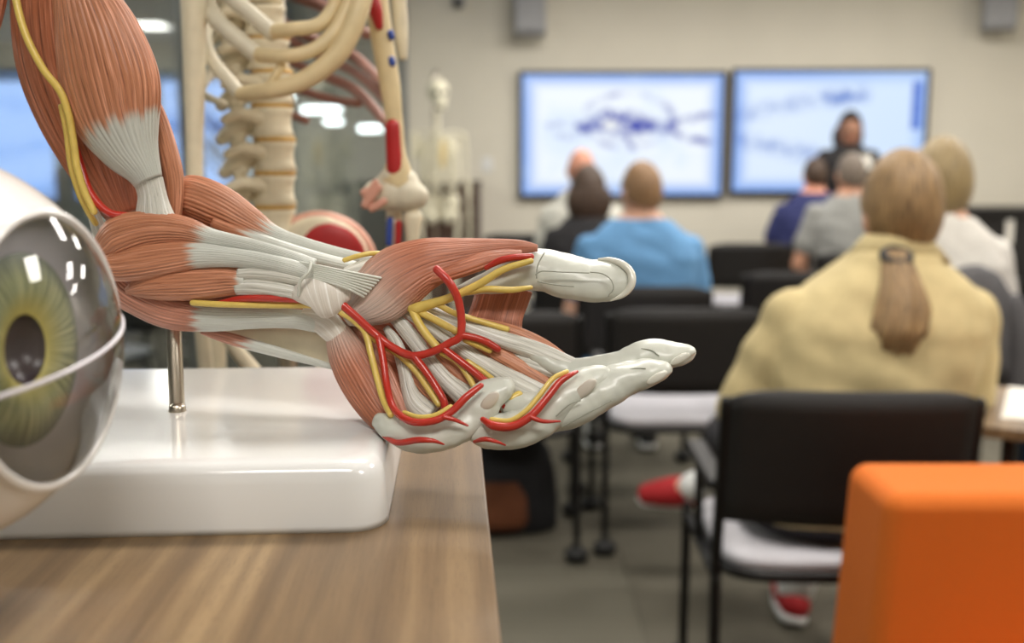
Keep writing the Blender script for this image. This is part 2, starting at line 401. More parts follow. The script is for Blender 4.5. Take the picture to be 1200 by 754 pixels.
tv(608, 852, 83, 232, pic1, 'left wall screen showing a dark blue figure with a pale centre')
tv(854, 1092, 80, 228, pic2, 'right wall screen behind the presenter with a blue menu column')
def speaker(px, py, Y, w, h, tilt, label, rz=0.0):
    c = P(px, py, Y); r = thing('wall_speaker', label, 'speaker', (c.x, Y, c.z), rz, 'wall speakers')
    b = MB().box(-w / 2, w / 2, -.10, .06, 0, h).obj('cabinet', M['speaker'], r, False, 0.012); b.rotation_euler = (tilt, 0, 0)
    g = MB().box(-w / 2 + .012, w / 2 - .012, -.108, -.10, .015, h - .015).obj('grille', M['speaker'], r, False, 0.003); g.rotation_euler = (tilt, 0, 0)
    MB().box(-.03, .03, .0, BY - Y, h * .45, h * .55).obj('wall_bracket', M['black_metal'], r, False)
speaker(621, 41, BY - .2, 0.25, 0.45, -0.12, 'grey speaker box on the back wall above the left screen')
speaker(1170, 36, BY - .2, 0.25, 0.45, -0.12, 'grey speaker box on the back wall right of the screens', -0.35)
c = P(537, 8, BY - .06); r = thing('ceiling_sensor', 'small dark sensor fixed high on the back wall left of the speaker', 'sensor', (c.x, BY - .001, c.z))
MB().box(-.05, .05, -.03, 0, 0, .09).obj('mount', M['alu'], r, False, .005); MB().ell((0, -.05, .03), (.04, .04, .04)).obj('lens', M['black'], r)
c = P(571, 193, BY); r = thing('light_switch', 'small white switch plate on the wall between skeleton and screen', 'switch', (c.x, BY - .001, c.z))
MB().box(-.045, .045, -.01, 0, -.06, .06).obj('plate', M['white'], r, False, .003); MB().box(-.015, .015, -.016, -.01, -.03, .03).obj('rocker', M['white'], r, False, .002)
# ================================================================== table, arm model
TZ = 1.04
A0 = on_z(565, 530, TZ); A1 = on_z(588, 754, TZ)
TYAW = math.atan2(-(A0.x - A1.x), (A0.y - A1.y))       # the table's depth direction leans a little to the left
tab = thing('table', 'tall oak laminate table carrying the anatomical models', 'table', (A1.x, A1.y, 0), TYAW)
MB().box(-.78, 0, -0.55, 0.47, TZ - 0.032, TZ).obj('tabletop', M['oak'], tab, False, 0.0015)
for lx in (-.73, -.05):
    for ly in (-.5, .42): MB().box(lx - .025, lx + .025, ly - .025, ly + .025, 0.012, TZ - .032).obj('leg', M['black_metal'], tab, False, .003)
    for ly in (-.5, .42): pass
for ly in (-.5, .42): MB().box(-.705, -.075, ly - .01, ly + .01, TZ - .09, TZ - .032).obj('apron', M['black_metal'], tab, False)
for lx in (-.73, -.05):
    for ly in (-.5, .42): MB().tube([(lx, ly, .0045), (lx, ly, .012)], .004, 8).obj('foot', M['rubber'], tab)

# ---- materials of the painted model
def muscle_mat(name, ridge, groove, tendon=srgb(206, 208, 200), rough=0.36):
    t = NT(name); fib = t.attr('fib').outputs['Fac']; ten = t.attr('ten').outputs['Fac']; uv = t.attr('fuv').outputs['Vector']
    mp = t.n('ShaderNodeMapping'); mp.inputs['Scale'].default_value = (1500, 34, 1); t.l(uv, mp.inputs['Vector'])
    fine = t.noise(1.0, mp.outputs[0], 3, 0.6)
    mp2 = t.n('ShaderNodeMapping'); mp2.inputs['Scale'].default_value = (480, 14, 1); t.l(uv, mp2.inputs['Vector'])
    mid = t.noise(1.0, mp2.outputs[0], 2)
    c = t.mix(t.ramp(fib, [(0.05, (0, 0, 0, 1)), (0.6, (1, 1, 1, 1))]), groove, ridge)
    c = t.mix(t.ramp(mid, [(0.52, (0, 0, 0, 1)), (0.68, (.7, .7, .7, 1))]), c, tuple(min(1, q * 1.5 + .10) for q in ridge[:3]) + (1,))  # pale streaks: fine highlights painted into the muscle colour
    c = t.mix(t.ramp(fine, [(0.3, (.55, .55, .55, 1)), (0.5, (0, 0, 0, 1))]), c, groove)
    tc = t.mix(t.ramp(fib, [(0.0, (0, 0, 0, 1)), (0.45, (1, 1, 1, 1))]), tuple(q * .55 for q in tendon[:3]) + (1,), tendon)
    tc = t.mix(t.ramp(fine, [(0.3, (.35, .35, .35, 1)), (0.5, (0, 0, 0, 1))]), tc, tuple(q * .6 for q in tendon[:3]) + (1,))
    t.l(t.mix(ten, c, tc), t.b.inputs['Base Color'])
    t.b.inputs['Roughness'].default_value = rough; t.b.inputs['Coat Weight'].default_value = 0.25; t.b.inputs['Coat Roughness'].default_value = 0.3
    t.bump(t.math('ADD', fine, t.math('MULTIPLY', mid, 0.8)), 0.55, 0.0007)
    return t.m
M['mus'] = muscle_mat('painted_muscle', srgb(192, 128, 94), srgb(108, 60, 40))
M['mus2'] = muscle_mat('painted_muscle_pink', srgb(188, 126, 102), srgb(104, 60, 48))
M['mus3'] = muscle_mat('painted_muscle_brown', srgb(180, 108, 76), srgb(98, 52, 36))
M['fascia'] = muscle_mat('cream_fascia', srgb(218, 211, 201), srgb(190, 180, 168))
M['ten'] = muscle_mat('painted_tendon', srgb(214, 212, 202), srgb(150, 148, 138))
M['pinkten'] = muscle_mat('painted_pink_fascia', srgb(206, 150, 130), srgb(168, 108, 90), srgb(214, 190, 178))
M['bone'] = plain('cream_bone_plastic', srgb(228, 217, 190), 0.45, var=0.06, scale=60)
M['whitebone'] = plain('white_bone_plastic', srgb(216, 208, 186), 0.42, var=0.05, scale=60)
M['yellowbone'] = plain('yellowed_bone_plastic', srgb(222, 202, 158), 0.45, var=0.06, scale=50)
M['artery'] = plain('red_artery_paint', srgb(184, 46, 32), 0.3, var=0.08, scale=120, coat=.3)
M['nerve'] = plain('yellow_nerve_paint', srgb(216, 188, 96), 0.35, var=0.08, scale=120, coat=.3)
M['finger'] = plain('painted_finger_white', srgb(204, 206, 196), 0.38, var=0.05, scale=70, coat=.25, bump=.12, bscale=160)
M['nail'] = plain('painted_nail', srgb(220, 218, 206), 0.22, var=0.02, scale=50, coat=.4)

def interp(x, xs, ys): return float(np.interp(x, xs, ys))
def YF(px, py):
    """depth of the arm's middle surface: the forearm runs slightly towards the lens, the palm tilts up to it"""
    return interp(px, [-20, 130, 380, 500, 820], [.705, .69, .655, .64, .62]) + interp(px, [330, 450], [0, .00024]) * (400 - py)
def AP(px, py, lift=0.0):
    return P(px, py, YF(px, py) - lift)
arm = thing('arm_muscle_model', 'painted muscular arm and hand model on a white stand, palm turned up', 'anatomical model')
bc = on_z(208, 482, TZ + .04); arm.location = (bc.x, bc.y, TZ)
AL = Vector(arm.location)
def plo(name, pts, mat, n=72, m=60, nf=0, amp=1.0, t0=None, tw=.05, rev=False, h=1.0, lift=0.0, tfib=.45, wob=.4, parent=None, t1=None, power=2.0, pre=0.0, swap=False, lump=0.0):
    """loft along pixel points (px, py, half width[, lift]); half depth = h * half width.  nf = muscle fibre bundles around; t0 = where muscle turns to tendon"""
    q = [(p[0], p[1], p[2], p[3] if len(p) > 3 else lift) for p in pts]
    c = catmull([(a, b, w, l) for a, b, w, l in q], m)
    nfi = max(nf, 1); fr = rng.random(nfi + 2); fo = rng.random(nfi + 2); ph = rng.random() * 6
    verts, fib, ten, fuv = [], [], [], []
    S = 0.655 / F
    wm = float(np.max(c[:, 2])); seg = np.r_[0, np.cumsum(np.hypot(np.diff(c[:, 0]), np.diff(c[:, 1])))]; Ltot = seg[-1]
    # rounded ends: shrink within one end-radius
    for i in range(m):
        t = i / (m - 1)
        a, b = c[max(i - 1, 0)], c[min(i + 1, m - 1)]
        dx, dy = b[0] - a[0], b[1] - a[1]; L = math.hypot(dx, dy) or 1; nx, ny = -dy / L, dx / L
        px, py, w, lf = c[i]; w = max(w, .6)
        C = AP(px, py, lf); side = (AP(px + nx * w, py + ny * w, lf) - AP(px - nx * w, py - ny * w, lf)) / 2
        view = (Vector((0, 0, CAMZ)) - C).normalized(); dep = view * (w * h * S)
        tg = (AP(b[0], b[1], b[3]) - AP(a[0], a[1], a[3])).normalized()
        dep = (dep - tg * dep.dot(tg) * 0.9)
        mpp = side.length / w
        base_t = 0.0
        for j in range(n):
            th = 2 * PI * j / n
            ca, sa = math.cos(th), math.sin(th)
            if power != 2.0: ca = math.copysign(abs(ca) ** (2 / power), ca); sa = math.copysign(abs(sa) ** (2 / power), sa)
            f = 1.0; d = 0.0; tn = 0.0
            if nf:
                x = nf * th / (2 * PI) + wob * 0.5 * math.sin(t * 5 + ph + 2 * th) * 0.6 + wob * .35 * noise.noise((th * 2.2, t * 5, ph))
                x %= nf; k = int(x) % nf; g = x - int(x)
                f = (math.sin(PI * g)) ** 0.55
                fade = min(1, 8 * t + .15) * min(1, 8 * (1 - t) + .15)
                d = (f - 0.75) * amp * (0.55 + .9 * fr[k]) * fade
            if t0 is not None:
                jit = (fo[k] - .5) * tw * .7 if nf else 0
                tn = smooth(t0 - tw / 2, t0 + tw / 2, t + jit)
                if t1 is not None: tn *= 1 - smooth(t1 - tw / 2, t1 + tw / 2, t + jit)
                if rev: tn = 1 - tn
            tn = max(tn, pre * (1 - smooth(.0, .45, t)))
            d *= 1 - tn * (1 - tfib)
            if lump: d += lump * noise.noise((px * .035 + ph, py * .035 + math.cos(th) * .8, math.sin(th) * .8)) + .35 * lump * noise.noise((px * .11, py * .11 + math.cos(th), math.sin(th)))
            r = 1 + d / w
            verts.append(C + side * ca * r + dep * sa * r - AL)
            fib.append(f if nf else .8); ten.append(tn); fuv.append((th * wm * mpp, seg[i] * mpp, 0) if not swap else (seg[i] * mpp, th * wm * mpp, 0))
    return mobj(name, verts, grid_faces(m, n), mat, parent or arm, True, {'fib': fib, 'ten': ten, 'fuv': fuv})
def ptube(name, pts, mat, r=4.5, lift=0.012, parent=None, n=12):
    """vessel or nerve: pixel polyline with radius in px, optional third value = own lift, fourth = own radius"""
    w = []; rr = []
    for p in pts:
        lf = p[2] if len(p) > 2 else lift; w.append(AP(p[0], p[1], lf) - AL); rr.append((p[3] if len(p) > 3 else r) * YF(p[0], p[1]) / F)
    return mobj(name, *tube(w, rr, n, 6), mat, parent or arm)

# ---- stand
fr_c = on_z(445, 621, TZ); 
ax = Vector((math.cos(TYAW), math.sin(TYAW), 0)); ay = Vector((-math.sin(TYAW), math.cos(TYAW), 0))
BW, BD, BH = 0.46, 0.30, 0.040
def rrect(x0, x1, y0, y1, r, z, k=8):
    out = []
    for cx, cy, a0 in ((x1 - r, y1 - r, 0), (x0 + r, y1 - r, 90), (x0 + r, y0 + r, 180), (x1 - r, y0 + r, 270)):
        for i in range(k + 1):
            a = math.radians(a0 + 90 * i / k); out.append((cx + r * math.cos(a), cy + r * math.sin(a), z))
    return out
prof = [(0, 0.0), (0, .004), (.0015, BH - .012), (.003, BH - .006), (.006, BH - .002), (.010, BH - .0004), (.016, BH)]
v = []
for ins, z in prof:
    for (x, y, zz) in rrect(-BW + ins, -ins, ins, BD - ins, .022 - ins * .4, z):
        w = fr_c + ax * (x + .004) + ay * (y - .004); v.append(Vector((w.x, w.y, TZ + zz)) - AL)
nn = len(v) // len(prof)
mobj('stand_base', v, grid_faces(len(prof), nn), M['white_gloss'], arm)
rt = AP(203, 372, -.004); rb = Vector((bc.x, bc.y, TZ + BH - .002))
MB().tube([rb - AL, rt - AL], .0052, 20).obj('support_rod', M['steel'], arm)
MB().tube([rb - AL, rb + Vector((0, 0, .003)) - AL], .006, 20).obj('rod_collar', M['steel'], arm)

# ---- upper arm
plo('triceps', [(72, -40, 62), (82, 60, 66), (100, 130, 58), (124, 200, 40), (146, 252, 22)], M['mus3'], 150, 70, 34, 2.6, h=.8, lift=-.012)
plo('deltoid', [(-14, -40, 26), (-10, 5, 18), (-6, 42, 4)], M['mus3'], 60, 24, 12, 2, lift=-.006)
plo('coracobrachialis', [(120, -30, 20), (134, 5, 10), (143, 30, 3)], M['pinkten'], 60, 24, 12, 1.2, lift=-.01)
plo('brachialis', [(165, 95, 5), (182, 130, 10), (194, 175, 14), (202, 215, 14), (202, 262, 10)], M['mus'], 70, 40, 14, 1.0, h=1.0, lift=-.002)
plo('biceps', [(88, -40, 30), (99, 0, 38), (114, 45, 51), (128, 95, 58), (139, 140, 51), (152, 172, 37), (168, 200, 22), (174, 213, 17.5)], M['mus'], 200, 90, 44, 3.6, t0=.735, tw=.07, h=.85, lift=.014, tfib=.55)
plo('biceps_tendon', [(174, 212, 17.5), (178, 228, 17), (180, 246, 21), (183, 264, 26)], M['ten'], 110, 30, 26, 0.9, h=.8, lift=.012)
ptube('brachial_artery', [(60, 100, .0), (75, 130, .004), (98, 205, .012), (107, 228, .016), (127, 249, .018), (152, 254, .014)], M['artery'], 4.5)
ptube('median_nerve', [(14, -20, .03), (28, 35, .034), (50, 80, .034), (73, 112, .03), (84, 150, .026), (89, 190, .024), (98, 222, .022), (110, 248, .02)], M['nerve'], 4.2)
ptube('ulnar_nerve', [(72, 125, .022), (78, 155, .02), (82, 190, .018), (92, 225, .016), (103, 248, .014), (112, 262, .01)], M['nerve'], 3.4)
plo('elbow_fascia', [(104, 236, 5), (112, 258, 8), (119, 282, 9), (122, 305, 6)], M['ten'], 60, 24, 12, .6, lift=-.004)

# ---- forearm
plo('forearm_core', [(138, 312, 22), (170, 318, 50), (230, 325, 50), (300, 338, 38), (360, 348, 26), (392, 356, 20)], M['mus3'], 60, 40, 0, h=.8, lift=-.022)
plo('brachioradialis', [(206, 228, 15), (212, 229, 22), (228, 232, 26), (258, 245, 26), (290, 262, 20), (318, 276, 13), (352, 286, 9), (400, 298, 7), (436, 304, 5)], M['mus'], 150, 90, 34, 2.3, t0=.47, tw=.10, h=.9, lift=-.014)
plo('extensor_radialis', [(250, 262, 8), (300, 281, 9), (360, 299, 7.5), (416, 313, 7)], M['mus'], 70, 50, 14, .8, t0=.24, tw=.12, lift=-.006)
plo('flexor_carpi_radialis', [(116, 298, 9), (124, 290, 18), (142, 279, 26), (176, 271, 23), (214, 272, 18), (246, 280, 12.5), (292, 289, 9.5), (340, 302, 8.5), (368, 312, 9)], M['mus'], 150, 90, 34, 2.2, t0=.49, tw=.07, h=1.0, lift=.016)
plo('palmaris_longus', [(116, 306, 8), (130, 312, 16), (160, 309, 20), (200, 303, 19), (234, 300, 15), (272, 302, 11.5), (312, 308, 10.5), (352, 318, 10.5), (370, 325, 10)], M['mus'], 150, 90, 30, 2.2, t0=.44, tw=.05, h=1.0, lift=.022)
plo('flexor_superficialis', [(148, 341, 4), (165, 337, 12), (190, 334, 18), (228, 332, 20), (264, 330, 17.5), (290, 331, 14)], M['mus'], 150, 70, 30, 2.0, t0=.945, tw=.05, h=.95, lift=.018)
plo('flexor_tendon', [(280, 321, 7), (300, 320, 8), (335, 324, 8), (370, 334, 7.5)], M['ten'], 60, 30, 9, .8, lift=.022)
plo('flexor_tendon', [(278, 336, 10), (300, 336, 11), (330, 340, 10), (364, 348, 9.5)], M['ten'], 60, 30, 9, .8, lift=.02)
plo('flexor_carpi_ulnaris', [(126, 318, 8), (140, 338, 17), (165, 354, 18), (200, 367, 19), (245, 373, 16), (300, 373, 12.5), (345, 374, 11.5), (370, 378, 12), (386, 384, 9)], M['mus2'], 150, 90, 30, 2.0, t0=.45, tw=.045, h=1.0, lift=.008)
plo('extensor_ulnaris', [(236, 389, 3), (262, 395, 6.5), (290, 403, 7), (330, 414, 6), (396, 432, 3)], M['mus2'], 60, 50, 12, .8, t0=.32, tw=.12, lift=.0)
plo('ulna', [(262, 388, 4), (300, 396, 11), (340, 402, 17), (375, 409, 20), (404, 414, 18)], M['bone'], 40, 30, h=.7, lift=-.012)
ptube('forearm_nerve', [(226, 355, .022), (262, 357, .022), (310, 358, .02), (364, 358, .018)], M['nerve'], 3.6)
ptube('ulnar_artery', [(258, 354, .02, 2), (285, 350, .021, 4.2), (320, 349, .021, 5), (364, 351, .02, 5)], M['artery'], 4.5)
for i in range(8):
    k = i / 7
    ptube('wrist_tendon_strand', [(352 + 2 * k, 308 + 15 * k, .024), (376 + 2 * k, 312 + 17 * k, .0295), (404 + 2 * k, 318 + 20 * k, .031), (446 - 20 * k, 326 + 22 * k, .0235)], M['ten0'] if 'ten0' in M else M['finger'], 1.5)
MB().add(*tube([AP(364, 308, .030) - AL, AP(362, 318, .034) - AL, AP(352, 330, .034) - AL, AP(350, 346, .03) - AL], .0011, 8, 6)).obj('tendon_band', M['finger'], arm)
plo('wrist_retinaculum', [(359, 357, 17), (361, 353, 24), (370, 348, 27), (382, 345, 27.5), (394, 343, 24), (404, 342, 17), (412, 343, 9)], M['fascia'], 90, 50, 0, h=.62, lift=.0225, swap=True)
plo('palmar_fascia', [(354, 370, 9), (368, 373, 13), (382, 379, 16), (393, 390, 15), (402, 404, 9), (408, 416, 3)], M['fascia'], 120, 50, 30, .8, h=.6, lift=.010, wob=.6)
plo('wrist_retinaculum', [(404, 320, 6), (420, 316, 9), (440, 309, 9), (458, 302, 6)], M['ten'], 60, 24, 12, .5, lift=.004)
ptube('superficial_radial_nerve', [(404, 305, .008), (420, 300, .01), (438, 297, .01), (466, 299, .004)], M['nerve'], 3)

# ---- hand
plo('palm', [(392, 372, 18), (420, 392, 40), (460, 412, 58), (510, 432, 70), (560, 447, 62), (600, 456, 48), (640, 462, 30)], M['mus3'], 120, 50, 40, .8, h=.28, lift=-.012)
plo('thumb', [(536, 341, 6), (560, 335, 11), (585, 328, 17), (608, 320, 22), (625, 316, 25), (642, 317, 25), (662, 323, 27), (690, 329, 25.5), (714, 329, 24.5), (728, 328.5, 20), (737, 328, 13), (742, 328, 4)], M['finger'], 64, 80, h=.9, lift=.0, lump=1.6)
plo('thenar_muscle', [(404, 374, 9), (418, 366, 20), (440, 349, 35), (466, 326, 38), (500, 309, 30), (540, 300, 21), (580, 293, 13), (612, 290, 8), (630, 291, 4)], M['mus3'], 190, 90, 44, 2.0, h=.6, lift=.010, pre=.75)
plo('thenar_strip', [(470, 340, 6), (500, 327, 9), (540, 314, 11), (580, 302, 9), (612, 297, 4)], M['mus3'], 80, 50, 12, 1.4, h=.8, lift=.014)
plo('adductor_muscle', [(592, 334, 33), (588, 348, 32), (583, 364, 31), (579, 380, 33), (578, 396, 36)], M['mus3'], 170, 40, 48, 1.0, h=.16, lift=-.016, wob=.3)
plo('hypothenar_muscle', [(390, 374, 7), (396, 390, 15), (408, 418, 23), (426, 450, 26), (446, 482, 22), (462, 502, 14), (474, 514, 5)], M['mus3'], 150, 70, 34, 2.2, h=.7, lift=.008, pre=.55)
plo('flexor_digiti_minimi', [(410, 374, 5), (428, 398, 9), (446, 432, 12), (460, 464, 12), (474, 490, 7)], M['mus2'], 80, 50, 16, 1.2, h=.8, lift=.004)
def tendon(name, pts, lift=.004, nf=9): return plo(name, pts, M['ten'], 60, 40, nf, .6, h=.8, lift=lift, wob=.4)
tendon('little_finger_tendon', [(452, 384, 4), (464, 402, 7), (474, 432, 8.5), (480, 458, 10), (488, 474, 14), (505, 488, 15)])
tendon('ring_finger_tendon', [(456, 366, 6), (474, 385, 9), (500, 418, 9.5), (524, 446, 11), (545, 464, 14), (562, 478, 14)])
tendon('middle_finger_tendon', [(470, 362, 6), (500, 380, 8), (545, 412, 9), (580, 434, 10), (606, 450, 14), (634, 464, 14)])
tendon('index_finger_tendon', [(484, 358, 6), (530, 376, 8), (580, 395, 9.5), (630, 412, 11), (664, 425, 9), (690, 432, 4)])
tendon('index_finger_tendon', [(600, 418, 5), (630, 428, 10), (656, 437, 8), (674, 442, 3)], .002)
def lumbrical(pts, lift=.002): return plo('lumbrical_muscle', pts, M['mus'], 70, 36, 14, 1.0, h=.8, lift=lift)
lumbrical([(466, 424, 3), (486, 440, 7), (502, 458, 9), (515, 476, 5)], .004)
lumbrical([(500, 404, 3), (520, 422, 8), (538, 438, 9), (556, 456, 5)], .004)
lumbrical([(520, 390, 4), (560, 404, 7), (600, 424, 9), (636, 446, 7), (650, 458, 3)], .003)
lumbrical([(560, 376, 4), (600, 388, 7), (635, 403, 7), (664, 419, 3)], -.002)
# fingers
M['pinknail'] = plain('pinkish_nail_bed', srgb(206, 198, 186), .35, var=.06, scale=90)
fi = plo('index_finger', [(618, 412, 8), (640, 424, 12), (664, 432, 14), (694, 434, 15), (727, 426, 15.5), (757, 416, 17), (782, 416, 16.5), (799, 415, 13), (810, 413, 8.5), (815, 411.5, 3)], M['finger'], 64, 70, h=1.0, lift=.002, lump=2.4)
fm = plo('middle_finger', [(590, 470, 12), (620, 482, 22), (655, 480, 26), (695, 463, 25), (728, 446, 22), (755, 437, 18), (772, 435, 14), (783, 434.5, 9.5), (788, 435, 3)], M['finger'], 64, 70, h=.95, lift=.012, lump=2.2)
frg = plo('ring_finger', [(540, 492, 10), (565, 503, 20), (592, 506, 22), (618, 498, 24), (640, 482, 24), (662, 462, 22), (687, 447, 18), (703, 440, 13), (711, 437, 9), (716, 435, 3)], M['finger'], 64, 70, h=.9, lift=.018, lump=2.2)
fl_ = plo('little_finger', [(440, 492, 8), (458, 501, 17), (482, 509, 21), (508, 509, 21), (532, 501, 22), (553, 485, 22), (573, 465, 20), (587, 457, 15.5), (596, 453, 12), (601, 452, 8), (603, 452, 3)], M['finger'], 64, 70, h=.9, lift=.020, lump=2.2)
def nail(parent, px, py, w, hgt, lift, ang, mat='nail'):
    C = AP(px, py, lift) - AL; s = YF(px, py) / F
    ca, sa = math.cos(ang), math.sin(ang); X = Vector((ca, 0, sa)); Z = Vector((-sa, 0, ca))
    R = Matrix((X, Vector((0, 1, 0)), Z)).transposed()
    return mobj('nail', *ellipsoid(C, (w * s, 3 * s, hgt * s), 20, 10, R), M[mat], parent)
nail(fi, 797, 421, 13, 5, .012, .5); nail(fm, 770, 443, 14, 5, .024, .55); nail(frg, 686, 456, 16, 7, .0277, .75, 'pinknail'); nail(fl_, 574, 470, 14, 7, .0315, .8, 'pinknail')
th = [o for o in arm.children if o.name.startswith('thumb')][0]
b = MB(); C = AP(722, 326, -.002) - AL; s = .625 / F
b.ell(C, (22 * s, 14 * s, 23 * s), 28, 14, Matrix.Rotation(-.25, 3, 'Y')); b.obj('nail', M['nail'], th)
ptube('nail_rim', [(702, 304, .004, 1.5), (716, 305, .006, 3.5), (731, 311, .008, 4.5), (740, 322, .008, 4.8), (740, 334, .008, 4.6), (731, 345, .006, 3.6), (716, 352, .004, 1.5)], M['nail'], 4, parent=th)
# creases and pad outline of the thumb
M['crease'] = plain('painted_crease', srgb(150, 152, 138), .5)
for pts in ([(628, 322), (634, 318), (660, 319), (690, 320)], [(692, 319), (706, 321), (716, 328), (719, 338), (713, 347)], [(630, 330), (650, 334), (672, 336)], [(638, 296), (630, 312), (629, 326)]):
    ptube('crease', [(a, b_, .0205 if a < 650 else .0205) for a, b_ in pts], M['crease'], .8, parent=th, n=6)

for fo_, sets in ((fi, ([(738, 432, .0115), (752, 424, .0125), (764, 421, .0125)], [(752, 409, .0095), (764, 411, .0115), (772, 417, .0125)])), (fm, ([(726, 436, .021), (744, 432, .0215), (756, 432, .0215)], [(660, 500, .024), (690, 484, .0255), (716, 470, .0245)])), (frg, ([(652, 488, .0295), (668, 474, .0305), (680, 470, .0285)],))):
    for pts in sets: ptube('crease', pts, M['crease'], .8, parent=fo_, n=6)
# ---- arteries and nerves of the palm
NV = .0185
ptube('palmar_arch', [(402, 358, .024), (420, 374, .022), (440, 392, .018), (458, 406, .016), (483, 417, .016), (508, 412, .016), (527, 402, .017), (540, 393, .018), (541, 375, .020), (537, 352, .024), (527, 332, .030), (512, 316, .0305)], M['artery'], 4.8)
ptube('digital_artery', [(540, 393, .018), (556, 396, .016), (570, 401, .014), (583, 409, .010)], M['artery'], 4.4)
ptube('digital_artery', [(444, 396, .018), (449, 422, .019), (453, 450, .021), (459, 474, .026), (470, 488, .034), (486, 495, .038), (510, 493, .0385), (530, 482, .038), (546, 466, .038), (564, 452, .036, 3)], M['artery'], 4.4)
ptube('digital_artery', [(485, 417, .016), (498, 434, .015), (510, 452, .014), (520, 470, .014), (522, 480, .012)], M['artery'], 4.6)
ptube('digital_artery', [(520, 409, .016), (540, 424, .015), (558, 438, .015), (572, 450, .016)], M['artery'], 4.6)
ptube('digital_artery', [(566, 492, .0325, 3.5), (578, 499, .036, 5), (600, 500, .037, 5), (622, 488, .0375, 4.6), (640, 468, .037, 4.2), (656, 448, .035, 4), (668, 440, .034, 3), (676, 436, .030, 2)], M['artery'], 4.4)
ptube('digital_artery', [(622, 489, .0385), (636, 494, .0375, 2.5), (656, 494, .033, 1.2)], M['artery'], 3)
ptube('digital_artery', [(520, 489, .0395), (532, 492, .039, 2.5), (548, 499, .036, 1.2)], M['artery'], 3)
ptube('digital_artery', [(450, 512, .024, 2), (466, 519, .031, 3.6), (490, 516, .0375, 3.8), (508, 517, .0375, 2.6), (520, 521, .033, 1)], M['artery'], 3)
ptube('digital_artery', [(556, 518, .027, 2), (568, 515, .034, 3), (582, 518, .034, 2), (592, 522, .030, 1)], M['artery'], 3)
ptube('digital_artery', [(592, 476, .016), (606, 470, .016)], M['artery'], 5)
ptube('thumb_artery', [(570, 314, .018, 3), (585, 306, .022, 4), (602, 302, .023, 4), (622, 301, .023, 4)], M['artery'], 4)
ptube('ulnar_nerve_branch', [(400, 366, .022), (415, 376, .021), (428, 390, .018), (434, 412, .018), (441, 440, .020), (449, 468, .022), (458, 486, .028)], M['nerve'], 4)
ptube('ulnar_nerve_branch', [(428, 388, .018), (440, 400, .014)], M['nerve'], 3.2)
ptube('digital_nerve', [(450, 404, .013), (470, 418, .011), (488, 436, .0105), (502, 456, .011), (514, 474, .012)], M['nerve'], 4)
hub = (486, 364, .012)
ptube('median_nerve_branch', [(478, 362, .010, 3), (488, 362, .013, 7), (500, 358, .014, 6), (525, 350, .016, 5), (560, 334, .020, 4.6), (590, 316, .0235, 4.2), (622, 306, .0245, 3.4)], M['nerve'], 5)
ptube('median_nerve_branch', [(482, 360, .012), (488, 374, .013), (498, 390, .013), (512, 407, .014)], M['nerve'], 5)
ptube('median_nerve_branch', [(488, 364, .012), (508, 374, .012), (534, 388, .013)], M['nerve'], 4.4)
ptube('median_nerve_branch', [(512, 356, .014), (530, 366, .011), (560, 376, .008), (594, 386, .004)], M['nerve'], 3.6)
ptube('median_nerve_branch', [(540, 344, .016), (570, 339, .018), (600, 340, .018), (622, 337, .019, 2.5)], M['nerve'], 3.8)
ptube('digital_nerve', [(546, 399, .014), (560, 405, .012), (574, 411, .009)], M['nerve'], 3.6)
ptube('digital_nerve', [(518, 414, .013), (536, 424, .012), (548, 440, .012), (556, 454, .013)], M['nerve'], 3.8)
ptube('digital_nerve', [(548, 424, .010), (566, 436, .010), (580, 447, .012)], M['nerve'], 3.4)
ptube('digital_nerve', [(474, 484, .033), (490, 489, .0375), (510, 487, .0385), (528, 477, .038)], M['nerve'], 3)
ptube('digital_nerve', [(576, 492, .034), (598, 493, .036), (616, 482, .0365), (632, 464, .036), (648, 444, .034), (664, 436, .031)], M['nerve'], 3)
ptube('digital_nerve', [(600, 468, .017), (608, 463, .016)], M['nerve'], 5)
# ================================================================== eye model (in front of the arm stand, mostly out of frame on the left)
EY = 0.43; ER = 243 * EY / F
ec = P(-112, 410, EY)
eye = thing('eye_model', 'large eyeball model with a yellow-green iris under a clear dome', 'anatomical model', (ec.x, ec.y, TZ))
EL = Vector(eye.location); ecl = ec - EL
tocam = (Vector((0, 0, CAMZ)) - ec); tocam = Vector((0, -1, 0.14)).normalized()
gz = Vector((math.sin(math.radians(84)), -math.cos(math.radians(84)), .02)).normalized()
e2 = (Vector((0, 0, 1)) - gz * gz.z).normalized(); e1 = e2.cross(gz)
def cap(a0, a1, R0, R1=None, m=40, n=96, bulge=0.0):
    """part of a sphere around the gaze axis between two polar angles (degrees)"""
    R1 = R1 or R0; v = []
    for i in range(m):
        k = i / (m - 1); a = math.radians(a0 + (a1 - a0) * k); R = R0 + (R1 - R0) * k
        for j in range(n):
            p = 2 * PI * j / n
            v.append(ecl + gz * (R * math.cos(a)) + (e1 * math.cos(p) + e2 * math.sin(p)) * (R * math.sin(a)))
    return v
def shell(name, prof, mat, n=96, attr=False, parent=None):
    """surface of revolution about the gaze axis: prof = (distance along the axis, radius)"""
    v = []; fuv = []
    for d, r in prof:
        for j in range(n):
            p = 2 * PI * j / n
            v.append(ecl + gz * d + (e1 * math.cos(p) + e2 * math.sin(p)) * r); fuv.append((math.cos(p), math.sin(p), r / ER))
    return mobj(name, v, grid_faces(len(prof), n, False), mat, parent or eye, True, {'fuv': fuv} if attr else None)
AL_ = 41
arc = lambda a0, a1, R, m: [(R * math.cos(math.radians(a0 + (a1 - a0) * i / (m - 1))), R * math.sin(math.radians(a0 + (a1 - a0) * i / (m - 1)))) for i in range(m)]
M['sclera'] = plain('glossy_white_sclera', srgb(232, 230, 228), .2, var=.015, scale=30, coat=.4)
